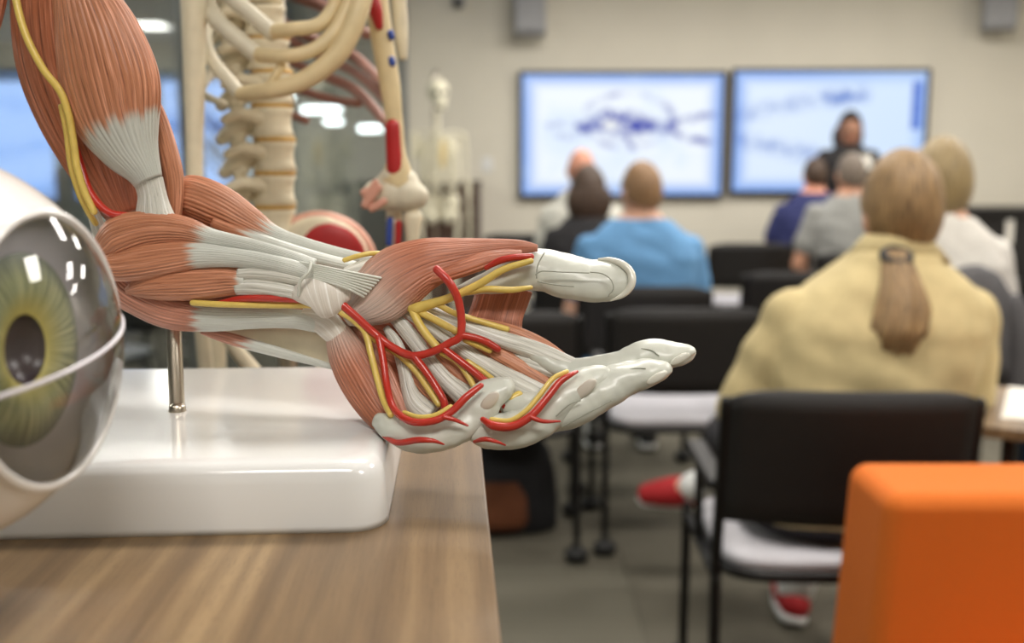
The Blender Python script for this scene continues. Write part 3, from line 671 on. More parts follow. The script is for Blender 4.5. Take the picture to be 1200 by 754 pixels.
M['dome'] = clear('clear_acrylic_dome', (.97, .97, .98, 1), 1.49, 1.3, 0.03)
M['choroid'] = plain('grey_violet_inner_wall', srgb(228, 224, 232), .35, var=.2, scale=14, coat=.3)
M['pupil'] = plain('dark_pupil', srgb(62, 48, 52), .3, var=.15, scale=40)
t = NT('yellow_green_iris'); uv = t.attr('fuv').outputs['Vector']; sx = t.n('ShaderNodeSeparateXYZ'); t.l(uv, sx.inputs[0])
mp = t.n('ShaderNodeMapping'); mp.inputs['Scale'].default_value = (22, 22, 2.2); t.l(uv, mp.inputs['Vector'])
rays = t.noise(1.0, mp.outputs[0], 4, .65)
c = t.ramp(rays, [(.34, srgb(104, 112, 84)), (.5, srgb(164, 170, 128)), (.66, srgb(212, 212, 164))])  # iris tones painted paler to include the whitish veil over it
c = t.mix(t.ramp(sx.outputs[2], [(.16, (1, 1, 1, 1)), (.30, (0, 0, 0, 1))]), c, srgb(190, 178, 84))
c = t.mix(t.ramp(sx.outputs[2], [(.36, (0, 0, 0, 1)), (.46, (.8, .8, .8, 1))]), c, srgb(120, 130, 120))
t.l(c, t.b.inputs['Base Color']); t.b.inputs['Roughness'].default_value = .3; t.bump(rays, .5, .001); M['iris'] = t.m
shell('sclera', arc(AL_, 179.5, ER, 60) , M['sclera'])
rimd, rimr = ER * math.cos(math.radians(AL_)), ER * math.sin(math.radians(AL_))
shell('sclera_rim', [(rimd + .0026 * math.cos(a), rimr + .0026 * math.sin(a)) for a in [2 * PI * k / 10 for k in range(11)]], M['sclera'])
ID = .64 * ER
shell('inner_wall', [(rimd - .001, rimr - .001), (ID + .004, rimr * .88), (ID, ER * .50), (ID - .002, ER * .46)], M['choroid'])
shell('iris', [(ID - .001 + .006 * math.sin(k / 24 * PI) * .5, ER * (.47 - .30 * k / 24)) for k in range(25)], M['iris'], 160, True)
shell('pupil', [(ID - .001, ER * .175), (ID - .006, ER * .16), (ID - .012, ER * .05), (ID - .012, .0002)], M['pupil'])
dome = shell('cornea_dome', [(d * 1.0 + .000, r) for d, r in arc(AL_ + .3, .3, ER * 1.003, 40)], M['dome'])
sm = []
for k in range(41):
    a = math.radians(-AL_ + 2 * AL_ * k / 40); sm.append(ecl + (gz * math.cos(a) + (e1 * .985 + e2 * .17).normalized() * math.sin(a) - e2 * .02 * math.cos(a)).normalized() * (ER * 1.004))
mobj('dome_seam', *tube(sm, .0011, 8, 1), M['choroid'], dome)
MB().tube([(-.115, .02, .010), (-.115, .02, ecl.z - .03), (-.085, .01, ecl.z - .01)], .008, 20).obj('support_rod', M['steel'], eye)
v, f = rings([(-.125, .02, 0, .065, .075), (-.125, .02, .008, .065, .075), (-.125, .02, .013, .058, .068)], 48); mobj('stand_base', v, f, M['white_gloss'], eye, False)

# ================================================================== skeleton standing just behind the table
SY = 1.13
sk = thing('skeleton_model', 'large cream skeleton with red painted muscle areas hanging behind the table', 'skeleton')
s0 = P(315, 200, SY); sk.location = (s0.x, SY, 0); SL = Vector(sk.location)
M['disc'] = plain('yellow_disc', srgb(208, 168, 96), .5, var=.1)
M['redbone'] = plain('red_painted_bone', srgb(176, 28, 30), .45, var=.06)
M['brownrib'] = plain('reddish_brown_rib', srgb(150, 104, 90), .45, var=.15, scale=40)
M['bluebone'] = plain('blue_painted_bone', srgb(52, 78, 160), .45, var=.06)
M['pinkbone'] = plain('pink_painted_bone', srgb(216, 160, 140), .45, var=.08)
def sb(name, pts, mat, n=14, sub=6, parent=None, flat=1.0):
    """bone: (px, py, depth, radius px)"""
    return mobj(name, *tube([P(a, b, y) - SL for a, b, y, r in pts], [r * y / F for a, b, y, r in pts], n, sub, flat), mat, parent or sk)
sc_ = SY / F
# spine
vb = MB(); k = 24 * sc_
vb.add(*rings([(0, 0, -17 * sc_, k * .98, k * .85), (0, 0, -15.5 * sc_, k * 1.06, k * .9), (0, 0, -8 * sc_, k * .93, k * .8), (0, 0, 2 * sc_, k * .9, k * .78), (0, 0, 10 * sc_, k * .95, k * .82), (0, 0, 15 * sc_, k * 1.06, k * .9), (0, 0, 16.5 * sc_, k * .98, k * .85)], 28))
vb.tube([(-.012, .008, 0), (-.030, .022, -.004), (-.046, .030, -.012)], [.010, .008, .006], 10)
vb.tube([(-.010, -.012, .004), (-.030, -.022, .008), (-.044, -.028, .002)], [.008, .007, .0055], 10)
vb.tube([(-.030, .0, -.002), (-.046, -.004, -.010), (-.056, -.004, -.018)], [.010, .010, .007], 10)
vb.tube([(-.034, -.006, .012), (-.040, -.008, .020)], [.007, .006], 8); vb.tube([(-.034, -.006, -.014), (-.040, -.008, -.022)], [.007, .006], 8)
vme = mesh_data('vertebra', vb.v, vb.f); vme.materials.append(M['bone'])
db = MB(); db.add(*rings([(0, 0, -2.6 * sc_, k * .96, k * .84), (0, 0, 0, k * 1.04, k * .9), (0, 0, 2.6 * sc_, k * .96, k * .84)], 28)); dme = mesh_data('spinal_disc', db.v, db.f); dme.materials.append(M['disc'])
for i in range(-4, 5):
    py = 144 + i * 39.5; px = 319 + (3 if i > 0 else 0) - (6 if i < -1 else 0) * (-1 - i) * .8
    o = link('vertebra', vme, None, sk); o.location = P(px, py, SY) - SL
    if i > -3:
        o = link('spinal_disc', dme, None, sk); o.location = P(px, py - 19.7, SY) - SL
# near ribs (cream) with cartilage arch
for pts in ([(292, -60, 1.18, 7), (250, -45, 1.08, 9), (262, -12, 1.0, 10), (318, 38, .99, 10)],
            [(292, -25, 1.18, 7), (246, -12, 1.08, 9), (252, 22, 1.0, 10), (300, 64, .99, 10)],
            [(292, 15, 1.18, 7), (244, 30, 1.08, 8), (246, 66, 1.02, 8), (281, 110, 1.0, 8)],
            [(295, 62, 1.18, 6), (250, 84, 1.10, 6), (236, 108, 1.06, 5), (262, 122, 1.04, 4)]):
    sb('rib', pts, M['whitebone'])
for pts in ([(318, 38, .99, 9), (345, 34, .98, 8), (375, 28, .99, 8), (392, 6, 1.0, 8), (398, -20, 1.0, 8)],
            [(300, 64, .99, 9), (330, 66, .975, 8), (368, 58, .98, 8), (395, 34, .99, 9), (412, 0, 1.0, 9)],
            [(281, 110, 1.0, 8), (318, 106, .98, 10), (360, 92, .98, 11), (398, 60, .985, 12), (418, 20, .99, 12), (428, -20, 1.0, 12)],
            [(330, 76, .98, 5), (318, 96, .98, 5), (310, 104, .98, 4)]):
    sb('costal_cartilage', pts, M['yellowbone'])
sb('sternum', [(430, -60, 1.0, 14), (428, -20, 1.0, 13), (424, 6, .995, 9)], M['yellowbone'], flat=.5)
# far ribs, reddish brown
for pts in ([(310, -18, 1.3, 6), (345, -6, 1.32, 7), (388, 12, 1.28, 7), (430, 40, 1.2, 6)],
            [(318, 20, 1.3, 6), (368, 46, 1.32, 6), (414, 66, 1.28, 6.5), (452, 104, 1.2, 6)],
            [(318, 32, 1.3, 6), (366, 62, 1.32, 5), (414, 84, 1.28, 5), (456, 122, 1.2, 5)],
            [(318, 60, 1.3, 6), (362, 82, 1.32, 5), (415, 105, 1.28, 6), (462, 156, 1.2, 5.5)],
            [(318, 95, 1.3, 6), (352, 106, 1.32, 5), (390, 117, 1.3, 5), (420, 121, 1.27, 5)],
            [(322, 128, 1.28, 5), (340, 134, 1.3, 5), (358, 141, 1.3, 5)]):
    sb('rib', pts, M['brownrib'], flat=1.0)
# near upper arm bone left of the spine, forearm out of sight below
sb('humerus', [(224, -120, 1.0, 20), (225, -40, 1.0, 15), (227, 20, 1.0, 14), (228, 100, 1.0, 12), (228, 180, 1.0, 9.5), (229, 250, 1.0, 11), (230, 300, 1.0, 20)], M['bone'])
sb('ulna_bone', [(226, 305, 1.0, 12), (236, 380, 1.02, 9), (243, 450, 1.03, 9), (250, 520, 1.04, 8)], M['bone'])
sb('radius_bone', [(238, 308, .99, 9), (262, 385, 1.0, 8), (300, 440, 1.02, 10), (318, 470, 1.03, 12)], M['bone'])
# far upper arm bone with painted areas, elbow
hum = sb('humerus', [(432, -110, 1.05, 24), (438, -30, 1.05, 15), (447, 40, 1.05, 13), (457, 100, 1.05, 12), (463, 150, 1.05, 10), (466, 192, 1.05, 12), (466, 212, 1.05, 20)], M['yellowbone'])
sb('red_muscle_area', [(460, 148, 1.043, 8.5), (461, 170, 1.043, 9), (463, 201, 1.043, 10)], M['redbone'], parent=hum)
sb('red_muscle_area', [(434, -8, 1.036, 7), (440, 12, 1.036, 8), (444, 30, 1.037, 5)], M['redbone'], parent=hum)
for px, py in ((471, 39), (472, 70)): sb('blue_mark', [(px - 13, py, 1.04, 4), (px - 12, py + 4, 1.04, 4)], M['bluebone'], parent=hum)
sb('scapula', [(462, -40, 1.1, 14), (467, 0, 1.1, 9), (470, 40, 1.1, 8), (472, 66, 1.1, 5)], M['bone'])
cb = MB()
for (px, py, r) in ((442, 229, 18), (460, 227, 21), (477, 228, 21), (488, 230, 15), (435, 234, 11), (464, 209, 18), (477, 213, 14), (452, 214, 12)):
    cb.ell(P(px, py, 1.05) - SL, (r * 1.05 / F,) * 3, 18, 12)
link('elbow_joint', remesh(cb.v, cb.f, .0022, 8), M['whitebone'], sk)
rd = sb('radius_bone', [(484, 256, 1.05, 12), (484, 262, 1.05, 12), (483, 275, 1.05, 8), (482, 340, 1.06, 8), (478, 440, 1.08, 11)], M['bone'])
ul = sb('ulna_bone', [(462, 246, 1.06, 10), (461, 275, 1.06, 8), (458, 340, 1.07, 7), (456, 440, 1.09, 6)], M['bone'])
sb('blue_muscle_area', [(457, 258, 1.05, 4), (456, 285, 1.052, 4)], M['bluebone'], parent=ul); sb('red_muscle_area', [(467, 262, 1.047, 4), (466, 296, 1.05, 4)], M['redbone'], parent=ul)
for (a, b_, c_, d_) in ((428, 240, 444, 220), (430, 232, 440, 214), (436, 244, 450, 236), (427, 226, 436, 222)):
    sb('ligament', [(a, b_, 1.03, 5), (c_, d_, 1.03, 4)], M['pinkbone'])
# pelvis
def pel(name, px, py, Y, rx, rz, ry, mat, rot=0.0, parent=None):
    c = P(px, py, Y) - SL; q = Y / F
    return mobj(name, *ellipsoid(c, (rx * q, ry * q, rz * q), 32, 18, Matrix.Rotation(rot, 3, 'Y')), mat, parent or sk)
il = pel('hip_bone', 380, 306, 1.13, 64, 58, 16, M['pinkbone'], .35)
pel('red_muscle_area', 386, 304, 1.117, 44, 42, 9, M['redbone'], .35, il); pel('bone_margin', 378, 305, 1.122, 56, 51, 12, M['bone'], .35, il)
pel('hip_bone', 250, 320, 1.16, 54, 56, 14, M['bone'], -.3)
sb('sacrum', [(322, 300, 1.14, 26), (318, 350, 1.16, 22), (314, 390, 1.18, 10)], M['bone'], flat=.7)
for s, x in ((-1, 262), (1, 372)):
    sb('femur', [(x + s * -14, 340, 1.13, 20), (x + s * 6, 352, 1.13, 16), (x + s * 14, 380, 1.13, 16), (x + s * 8, 520, 1.13, 12), (x, 720, 1.13, 13), (x, 770, 1.13, 26)], M['bone'])
    sb('tibia', [(x, 800, 1.13, 25), (x, 850, 1.13, 14), (x, 1000, 1.13, 11), (x, 1150, 1.13, 14)], M['bone'])
    sb('foot_bones', [(x, 1170, 1.15, 16), (x, 1190, 1.08, 20), (x, 1200, .98, 16)], M['bone'], flat=.6)
sb('hand_bones', [(250, 520, 1.04, 12), (252, 560, 1.03, 16), (256, 640, 1.02, 8)], M['bone'], flat=.5); sb('hand_bones', [(468, 440, 1.08, 14), (470, 490, 1.07, 18), (472, 570, 1.06, 8)], M['bone'], flat=.5)
sb('collar_bone', [(420, -60, 1.0, 8), (440, -80, 1.03, 8), (436, -110, 1.06, 8)], M['bone'])
sb('neck', [(285, -60, 1.15, 18), (300, -160, 1.13, 16), (312, -230, 1.1, 15)], M['bone'])
skc = P(330, -320, 1.08) - SL
b = MB(); b.ell(skc, (.075, .095, .08), 24, 16); b.ell(skc + Vector((.02, -.05, -.07)), (.05, .05, .05), 16, 12); link('skull', remesh(b.v, b.f, .006, 8), M['bone'], sk)
MB().tube([(0.0, .06, .03), (0, .06, 1.9)], .011, 12).tube([(0, .06, 1.9), (skc.x * .5, .04, 1.9), (skc.x, skc.y, skc.z + .07)], .007, 10).obj('stand_pole', M['steel'], sk)
b = MB()
for i in range(5): a = 2 * PI * i / 5 + .3; b.tube([(0, .06, .045), (.26 * math.cos(a), .06 + .26 * math.sin(a), .035)], [.014, .01], 10); b.ell((.26 * math.cos(a), .06 + .26 * math.sin(a), .024), (.02, .012, .024), 12, 8)
b.obj('stand_foot', M['black_metal'], sk)

# ================================================================== second skeleton by the back wall
M['palebone'] = plain('pale_bone_far', srgb(226, 220, 196), .5, var=.05)
fy = 6.9; fx = P(514, 200, fy).x
fs = thing('skeleton_model', 'pale full-length skeleton on a wheeled stand by the back wall', 'skeleton', (fx, fy, 0), .35)
b = MB(); b.ell((0, .0, 1.80), (.072, .088, .082), 24, 14); b.ell((0, -.045, 1.735), (.05, .05, .052), 16, 10); b.ell((0, -.055, 1.70), (.04, .04, .03), 14, 8); skl = link('skull', remesh(b.v, b.f, .006, 5), M['palebone'], fs)
for s in (-1, 1): MB().ell((s * .028, -.085, 1.785), (.017, .012, .015), 12, 8).obj('socket_shade', M['black'], skl)  # black ellipsoids put in for the shade inside the eye hollows
for i in range(17): MB().tube([(0, .02, 1.655 - i * .037), (0, .02, 1.63 - i * .037)], .02 - .004 * (i < 6), 10).obj('vertebra', M['palebone'], fs)
for i in range(10):
    z = 1.50 - i * .034; w = [.07, .10, .12, .132, .138, .14, .14, .138, .13, .118][i]
    for s in (-1, 1):
        MB().tube([(0, .03, z), (s * w * .7, .05, z - .005), (s * w, -.01, z - .035), (s * w * .7, -.09, z - .06), (s * .02, -.10, z - .045 if i < 7 else z - .02)], [.009] * 5, 8).obj('rib', M['palebone'], fs)
M['cartilage_far'] = plain('far_cartilage', srgb(214, 190, 126), .5)
MB().ell((0, -.105, 1.38), (.022, .008, .10), 14, 10).obj('sternum', M['cartilage_far'], fs)
for s in (-1, 1):
    MB().tube([(0, -.09, 1.51), (s * .09, -.05, 1.53), (s * .17, .0, 1.52)], .008, 8).obj('collar_bone', M['palebone'], fs)
    MB().ell((s * .12, .075, 1.43), (.05, .01, .08), 14, 10).obj('scapula', M['palebone'], fs)
    MB().tube([(s * .18, 0, 1.50), (s * .19, 0, 1.46), (s * .20, .0, 1.22), (s * .205, 0, 1.18)], [.024, .014, .012, .022], 10).obj('humerus', M['palebone'], fs)
    MB().tube([(s * .205, 0, 1.17), (s * .22, -.02, .94)], [.012, .010], 8).obj('radius_bone', M['palebone'], fs)
    MB().tube([(s * .225, .01, 1.17), (s * .205, -.01, .94)], [.011, .008], 8).obj('ulna_bone', M['palebone'], fs)
    for q in range(4): MB().tube([(s * .212, -.03 + q * .016, .92), (s * .215, -.045 + q * .022, .85), (s * .212, -.045 + q * .022, .76)], [.007, .006, .005], 6).obj('finger_bone', M['palebone'], fs)
    b = MB(); b.ell((s * .085, .01, 1.05), (.07, .035, .075), 18, 12); b.ell((s * .06, -.01, .95), (.035, .03, .05), 14, 10); link('hip_bone', remesh(b.v, b.f, .006, 4), M['palebone'], fs)
    MB().tube([(s * .09, 0, .98), (s * .13, 0, .97), (s * .135, 0, .92), (s * .11, 0, .62), (s * .10, 0, .55)], [.024, .022, .018, .014, .034], 10).obj('femur', M['palebone'], fs)
    MB().tube([(s * .10, 0, .50), (s * .10, 0, .46), (s * .10, 0, .22), (s * .10, 0, .16)], [.034, .018, .012, .02], 10).obj('tibia', M['palebone'], fs)
    MB().tube([(s * .135, .01, .47), (s * .13, .01, .17)], .007, 8).obj('fibula', M['palebone'], fs)
    MB().tube([(s * .10, .04, .135), (s * .105, -.05, .13), (s * .11, -.15, .115)], [.026, .026, .014], 10).obj('foot_bones', M['palebone'], fs)
MB().ell((0, .03, .99), (.05, .02, .07), 14, 10).obj('sacrum', M['palebone'], fs)
MB().tube([(0, .10, .03), (0, .10, 1.92), ], .012, 10).tube([(0, .10, 1.92), (0, .0, 1.94), (0, 0, 1.88)], .007, 8).obj('stand_pole', M['steel'], fs)
b = MB()
for i in range(5): a = 2 * PI * i / 5; b.tube([(0, .1, .055), (.27 * math.cos(a), .1 + .27 * math.sin(a), .045)], .012, 8); b.ell((.27 * math.cos(a), .1 + .27 * math.sin(a), .028), (.02, .02, .028), 10, 8)
b.obj('stand_foot', M['black_metal'], fs)

# dark brown cabinet behind that skeleton
c0 = P(484, 212, BY - .3); c1 = P(562, 212, BY - .3); w = c1.x - c0.x
cbn = thing('wooden_cabinet', 'dark brown wooden cabinet against the back wall behind the pale skeleton', 'cabinet', (c1.x - w / 2, BY - .24, 0))
MB().box(-w / 2, w / 2, -.2, .2, .06, c0.z - .03).obj('body', M['brown_wood'], cbn, False, .004)
MB().box(-w / 2 - .01, w / 2 + .01, -.215, .205, c0.z - .03, c0.z).obj('top', M['brown_wood'], cbn, False, .004)
MB().box(-w / 2 + .02, w / 2 - .02, -.18, .18, 0, .06).obj('plinth', M['black'], cbn, False)
for s in (-1, 1):
    d = MB().box(min(s * .005, s * (w / 2 - .01)), max(s * .005, s * (w / 2 - .01)), -.214, -.2, .1, c0.z - .05).obj('door', M['brown_wood'], cbn, False, .003)
    MB().tube([(s * .03, -.23, .62), (s * .03, -.23, .74)], .005, 8).obj('handle', M['alu'], d)
# ================================================================== chairs
def make_chair(label, arms=True, group='black stacking chairs with grey seats', back_mat='black_mesh', back_z=(.55, .83)):
    r = thing('chair', label, 'chair', (0, 0, 0), 0, group)
    W = .245
    # seat pad and shell
    v, f = rings([(0, .0, .425, .215, .20), (0, 0, .435, .228, .215), (0, 0, .45, .23, .217), (0, 0, .457, .222, .209), (0, 0, .459, .19, .18)], 44, 5.0); mobj('seat', v, f, M['seat'], r)
    v, f = rings([(0, 0, .405, .22, .205), (0, 0, .41, .236, .222), (0, 0, .428, .238, .224), (0, 0, .434, .23, .216)], 44, 5.0); mobj('seat_frame', v, f, M['black'], r)
    # curved backrest
    v = []; nu, nz = 17, 7
    for side in (0, 1):
        for i in range(nz):
            z = back_z[0] + (back_z[1] - back_z[0]) * i / (nz - 1)
            for j in range(nu):
                u = -1 + 2 * j / (nu - 1); y = -.205 - .035 * (1 - u * u) - .06 * (z - .45) / .4 - (.018 if side else 0)
                v.append((u * (W - .006), y, z - (.02 * abs(u) ** 6 if i == nz - 1 else 0)))
    q = nu * nz; f = []
    for i in range(nz - 1):
        for j in range(nu - 1):
            a = i * nu + j; f.append((a, a + nu, a + nu + 1, a + 1)); f.append((q + a, q + a + 1, q + a + nu + 1, q + a + nu))
    for j in range(nu - 1):
        f.append((j, j + 1, q + j + 1, q + j)); a = (nz - 1) * nu + j; f.append((a, q + a, q + a + 1, a + 1))
    for i in range(nz - 1):
        a = i * nu; f.append((a, q + a, q + a + nu, a + nu)); a += nu - 1; f.append((a, a + nu, q + a + nu, q + a))
    mobj('backrest', v, f, M[back_mat], r)
    for s in (-1, 1):
        lg = MB().tube([(s * W, -.225, .075), (s * W, -.205, .42), (s * W, -.225, .56), (s * W, -.262, .80)], .0125, 10).obj('leg', M['black_metal'], r)
        MB().tube([(s * (W - .012), -.23, .0275), (s * (W + .012), -.23, .0275)], .0275, 14).tube([(s * W, -.23, .03), (s * W, -.226, .08)], .012, 8).obj('caster', M['rubber'], lg)
        lg = MB().tube([(s * W, .215, .075), (s * W, .205, .40), (s * W, .20, .43)], .0125, 10).obj('leg', M['black_metal'], r)
        MB().tube([(s * (W - .012), .22, .0275), (s * (W + .012), .22, .0275)], .0275, 14).tube([(s * W, .22, .03), (s * W, .216, .08)], .012, 8).obj('caster', M['rubber'], lg)
        MB().tube([(s * W, -.21, .415), (s * W, .205, .415)], .011, 8).obj('side_rail', M['black_metal'], r)
        if arms: MB().tube([(s * W, .02, .42), (s * W, .04, .61)], .010, 8).obj('arm_post', M['black_metal'], r)
        if arms: MB().box(s * W - .022, s * W + .022, -.215, .10, .605, .628).obj('armrest', M['black'], r, True, .008, 3)
    return r
chair_a = make_chair('black chair with grey seat in which the woman in the yellow shirt sits')
chair_a.location = (.672, 2.16, 0); chair_a.rotation_euler = (0, 0, -.03)
CH = [((.545, 3.36), 0.02, 'empty black chair with grey seat between the hand model and the yellow shirt'),
      ((-.03, 3.30), -.03, 'black chair partly hidden behind the fingers, dark bag underneath'),
      ((.50, 3.98), .0, 'black chair in which the man in the light blue shirt sits'),
      ((1.46, 6.35), -.02, 'empty black chair with white seat farthest back, between blue shirt and grey shirt'),
      ((1.25, 4.55), .0, 'black chair behind the yellow shirt shoulder, just in front of the grey shirt man'),
      ((.34, 4.83), .05, 'black chair of the dark-haired person in black'),
      ((.40, 5.73), -.05, 'black chair of the bald man in the pale shirt'),
      ((1.89, 5.62), .0, 'black chair of the man in the grey shirt'),
      ((2.08, 6.85), .05, 'black chair of the person in navy next to the grey shirt man'),
      ((1.46, 3.33), .0, 'chair in which the blonde woman in the white top sits'),
      ((2.68, 5.0), .1, 'empty black chair with grey seat at the right edge, nearer of two'),
      ((3.25, 5.9), .1, 'empty black chair with grey seat at the right edge, farther of two'),
      ((.03, 7.35), .1, 'black chair by the back wall right of the pale skeleton'),
      ((2.0, 2.98), .10, 'black chair at the right edge under the person in jeans')]
for (x, y), rz, lab in CH: dup(chair_a, (x, y, 0), rz, lab)

# ================================================================== people
def hair_mat(name, dark, lite):
    t = NT(name); uv = t.attr('fuv').outputs['Vector']; mp = t.n('ShaderNodeMapping'); mp.inputs['Scale'].default_value = (26, 2.2, 1); t.l(uv, mp.inputs['Vector'])
    nz = t.noise(1.0, mp.outputs[0], 4, .6); t.l(t.ramp(nz, [(.36, dark), (.64, lite)]), t.b.inputs['Base Color']); t.b.inputs['Roughness'].default_value = .5; t.bump(nz, .6, .004); return t.m
SKIN = {k: plain('skin_' + k, c, .5, var=.04, scale=30, sss=.1) for k, c in {'fair': srgb(216, 168, 142), 'tan': srgb(196, 146, 118), 'brown': srgb(142, 98, 74), 'rosy': srgb(214, 150, 124)}.items()}
def fabric(name, c, bs=500): return plain(name, c, .85, var=.07, scale=25, bump=.4, bscale=bs)
CL = {'yellow': fabric('yellow_cotton', srgb(194, 176, 130)), 'blue': fabric('light_blue_cotton', srgb(98, 147, 192)), 'blackc': fabric('black_cotton', srgb(34, 32, 34)),
      'pale': fabric('pale_grey_cotton', srgb(208, 206, 196)), 'grey': fabric('heather_grey_cotton', srgb(148, 148, 144)), 'navy': fabric('navy_cotton', srgb(38, 44, 92)),
      'white': fabric('white_cotton', srgb(222, 218, 210)), 'dark': fabric('dark_trousers', srgb(44, 42, 46)), 'jeans': fabric('blue_denim', srgb(54, 72, 104)), 'khaki': fabric('khaki_trousers', srgb(150, 128, 92))}
M['eyewhite'] = plain('eye_white', srgb(235, 232, 226), .25); M['lips'] = plain('lips', srgb(168, 96, 88), .45); M['eyedark'] = plain('dark_eye', srgb(40, 28, 22), .2)
HC = Vector((0, .025, 1.152)); HR = Vector((.077, .097, .117))
def person(label, x, y, rz, top, skin, shirt, trousers, hair, hmat, width=1.0, lean=(0, 0), yaw=0.0, standing=False, legs=None, arms=None, shoe='black', sole='white', sleeve=.62, voxel=.009, hlow=None, tilt=0.0, neck=1.05):
    r = thing('person', label, 'person', (x, y, 0), rz)
    k = (top - .46) / (1.27 - .46) if not standing else 1.0
    up = 0.0 if not standing else top - 1.27
    def Z(z): return (.46 + (z - .46) * k if not standing else z + up)
    def W(p, lk=1.0):
        z = p[2]; h = max(0, z - .5); return Vector((p[0] + lean[0] * h * lk, p[1] + lean[1] * h * lk, Z(z)))
    secs = [(0, -.03, .465, .15, .11), (0, -.035, .50, .178, .13), (0, -.035, .58, .172, .128), (0, -.02, .70, .162, .118), (0, -.01, .82, .175, .122), (0, -.002, .90, .182, .118), (0, 0, .955, .165, .102), (0, 0, .995, .132, .085), (0, .003, 1.03, .098, .072), (0, .006, 1.048, .078, .065), (0, .008, 1.07, .064, .060)]
    def torso(inf=0.0, zmin=0, zmax=9):
        out = []
        for cx, cy, cz, rx, ry in secs:
            if cz < zmin or cz > zmax: continue
            p = W((cx, cy, cz)); out.append((p.x, p.y, p.z, rx * width + inf, ry * (width * .5 + .5) + inf))
        return rings(out, 28, 2.4)
    sh = .172 * width
    if arms is None: arms = [((s * (sh - .012), .0, .925), (s * (sh + .05), .03, .68), (s * (sh - .02), .24, .62), (s * (sh - .06), .33, .60)) for s in (-1, 1)]
    hipz = .535
    if legs is None:
        if standing: legs = [((s * .09, -.01, .46), (s * .10, .02, .05), (s * .105, -.02, -.36), (s * .12, .12, -.40)) for s in (-1, 1)]
        else: legs = [((s * .09, .0, hipz), (s * .115, .43, .50), (s * .12, .42, .10), (s * .13, .56, .045)) for s in (-1, 1)]
    LZ = (lambda p: Vector((p[0], p[1], p[2] + up))) if standing else (lambda p: Vector(p))
    b = MB(); b.add(*torso())
    b.add(*tube([W((0, .0, .98)), W((0, .01, 1.06)), W((0, .02, 1.12))], [.062, .054, .056], 16))
    RH = Matrix.Rotation(yaw, 3, 'Z') @ Matrix.Rotation(tilt, 3, 'Y'); hc = W(HC)
    def H(p): return hc + RH @ Vector(p)
    b.ell(hc, HR, 26, 18, RH); b.ell(H((0, .032, -.055)), (.058, .066, .066), 18, 12, RH); b.ell(H((0, .098, -.022)), (.013, .02, .024), 10, 8, RH); b.ell(H((0, .09, .015)), (.04, .014, .012), 10, 8, RH)
    for s in (-1, 1): b.ell(H((s * .078, -.004, -.012)), (.009, .019, .032), 10, 8, RH)
    b.ell(H((0, .088, -.085)), (.026, .016, .012), 10, 8, RH)
    for (S, E, Wr, Hn) in arms:
        S, E, Wr, Hn = W(S), W(E), W(Wr), W(Hn)
        b.add(*tube([S, (S + E) / 2, E], [.054, .048, .040], 14)); b.add(*tube([E, (E * .6 + Wr * .4), Wr], [.041, .040, .027], 14))
        d = (Hn - Wr).normalized(); sd = d.cross(Vector((0, 0, 1))); sd = sd.normalized() if sd.length > .1 else Vector((1, 0, 0)); nm = sd.cross(d)
        b.add(*tube([Wr, Wr + d * .05, Wr + d * .09], [.028, .036, .034], 12, 4, .55))
        for q, (o_, L) in enumerate(((-.027, .062), (-.009, .074), (.009, .07), (.026, .055))):
            a = Wr + d * .085 + sd * o_; b.add(*tube([a, a + d * L * .55 - nm * .004, a + d * L * .9 - nm * .022], [.0095, .009, .0075], 8))
        a = Wr + d * .03 + sd * (-.03 if E.x > 0 else .03); b.add(*tube([a, a + d * .03 + sd * (-.022 if E.x > 0 else .022), a + d * .06 + sd * (-.026 if E.x > 0 else .026) - nm * .01], [.012, .011, .009], 8))
    for (Hp, Kn, An, To) in legs:
        Hp, Kn, An, To = map(LZ, (Hp, Kn, An, To))
        b.add(*tube([Hp, (Hp + Kn) / 2, Kn], [.082, .072, .055], 16)); b.add(*tube([Kn, Kn * .65 + An * .35, An], [.055, .054, .036], 16)); b.add(*tube([An, An * .5 + To * .5, To], [.036, .036, .026], 12))
    body = link('body', remesh(b.v, b.f, voxel, 3), SKIN[skin], r)
    # shirt: torso, shoulders, sleeves
    c = MB(); c.add(*torso(.019, .50, neck))
    for (S, E, Wr, Hn) in arms:
        S, E, Wr = W(S), W(E), W(Wr)
        if sleeve <= 1: c.add(*tube([S, S.lerp(E, sleeve * .5), S.lerp(E, sleeve)], [.066, .066, .066], 16))
        else: c.add(*tube([S, S.lerp(E, .5), E], [.066, .060, .054], 16)); c.add(*tube([E, E.lerp(Wr, .5), E.lerp(Wr, .92)], [.054, .052, .042], 16))
    sm = remesh(c.v, c.f, voxel, 5)
    # soft folds
    co = np.empty(len(sm.vertices) * 3, np.float32); sm.vertices.foreach_get('co', co); co = co.reshape(-1, 3); no = np.empty_like(co).ravel(); sm.vertices.foreach_get('normal', no); no = no.reshape(-1, 3)
    dsp = np.array([noise.noise((p[0] * 9 + x, p[1] * 9, p[2] * 16 + 6 * p[0])) * .007 for p in co]); co += no * dsp[:, None]; sm.vertices.foreach_set('co', co.ravel()); sm.update()
    link('shirt', sm, CL[shirt], r)
    ch_ = .028 if neck > 1.06 else .008; cz = W((0, .008, neck)); mobj('collar', *rings([(cz.x, cz.y - .004, cz.z - .03, .10 * width, .084), (cz.x, cz.y, cz.z + ch_, .070, .068), (cz.x, cz.y, cz.z + ch_ + .004, .065, .063), (cz.x, cz.y, cz.z - .01, .060, .058)], 24), CL[shirt], r)
    c = MB(); c.add(*torso(.008, 0, .60))
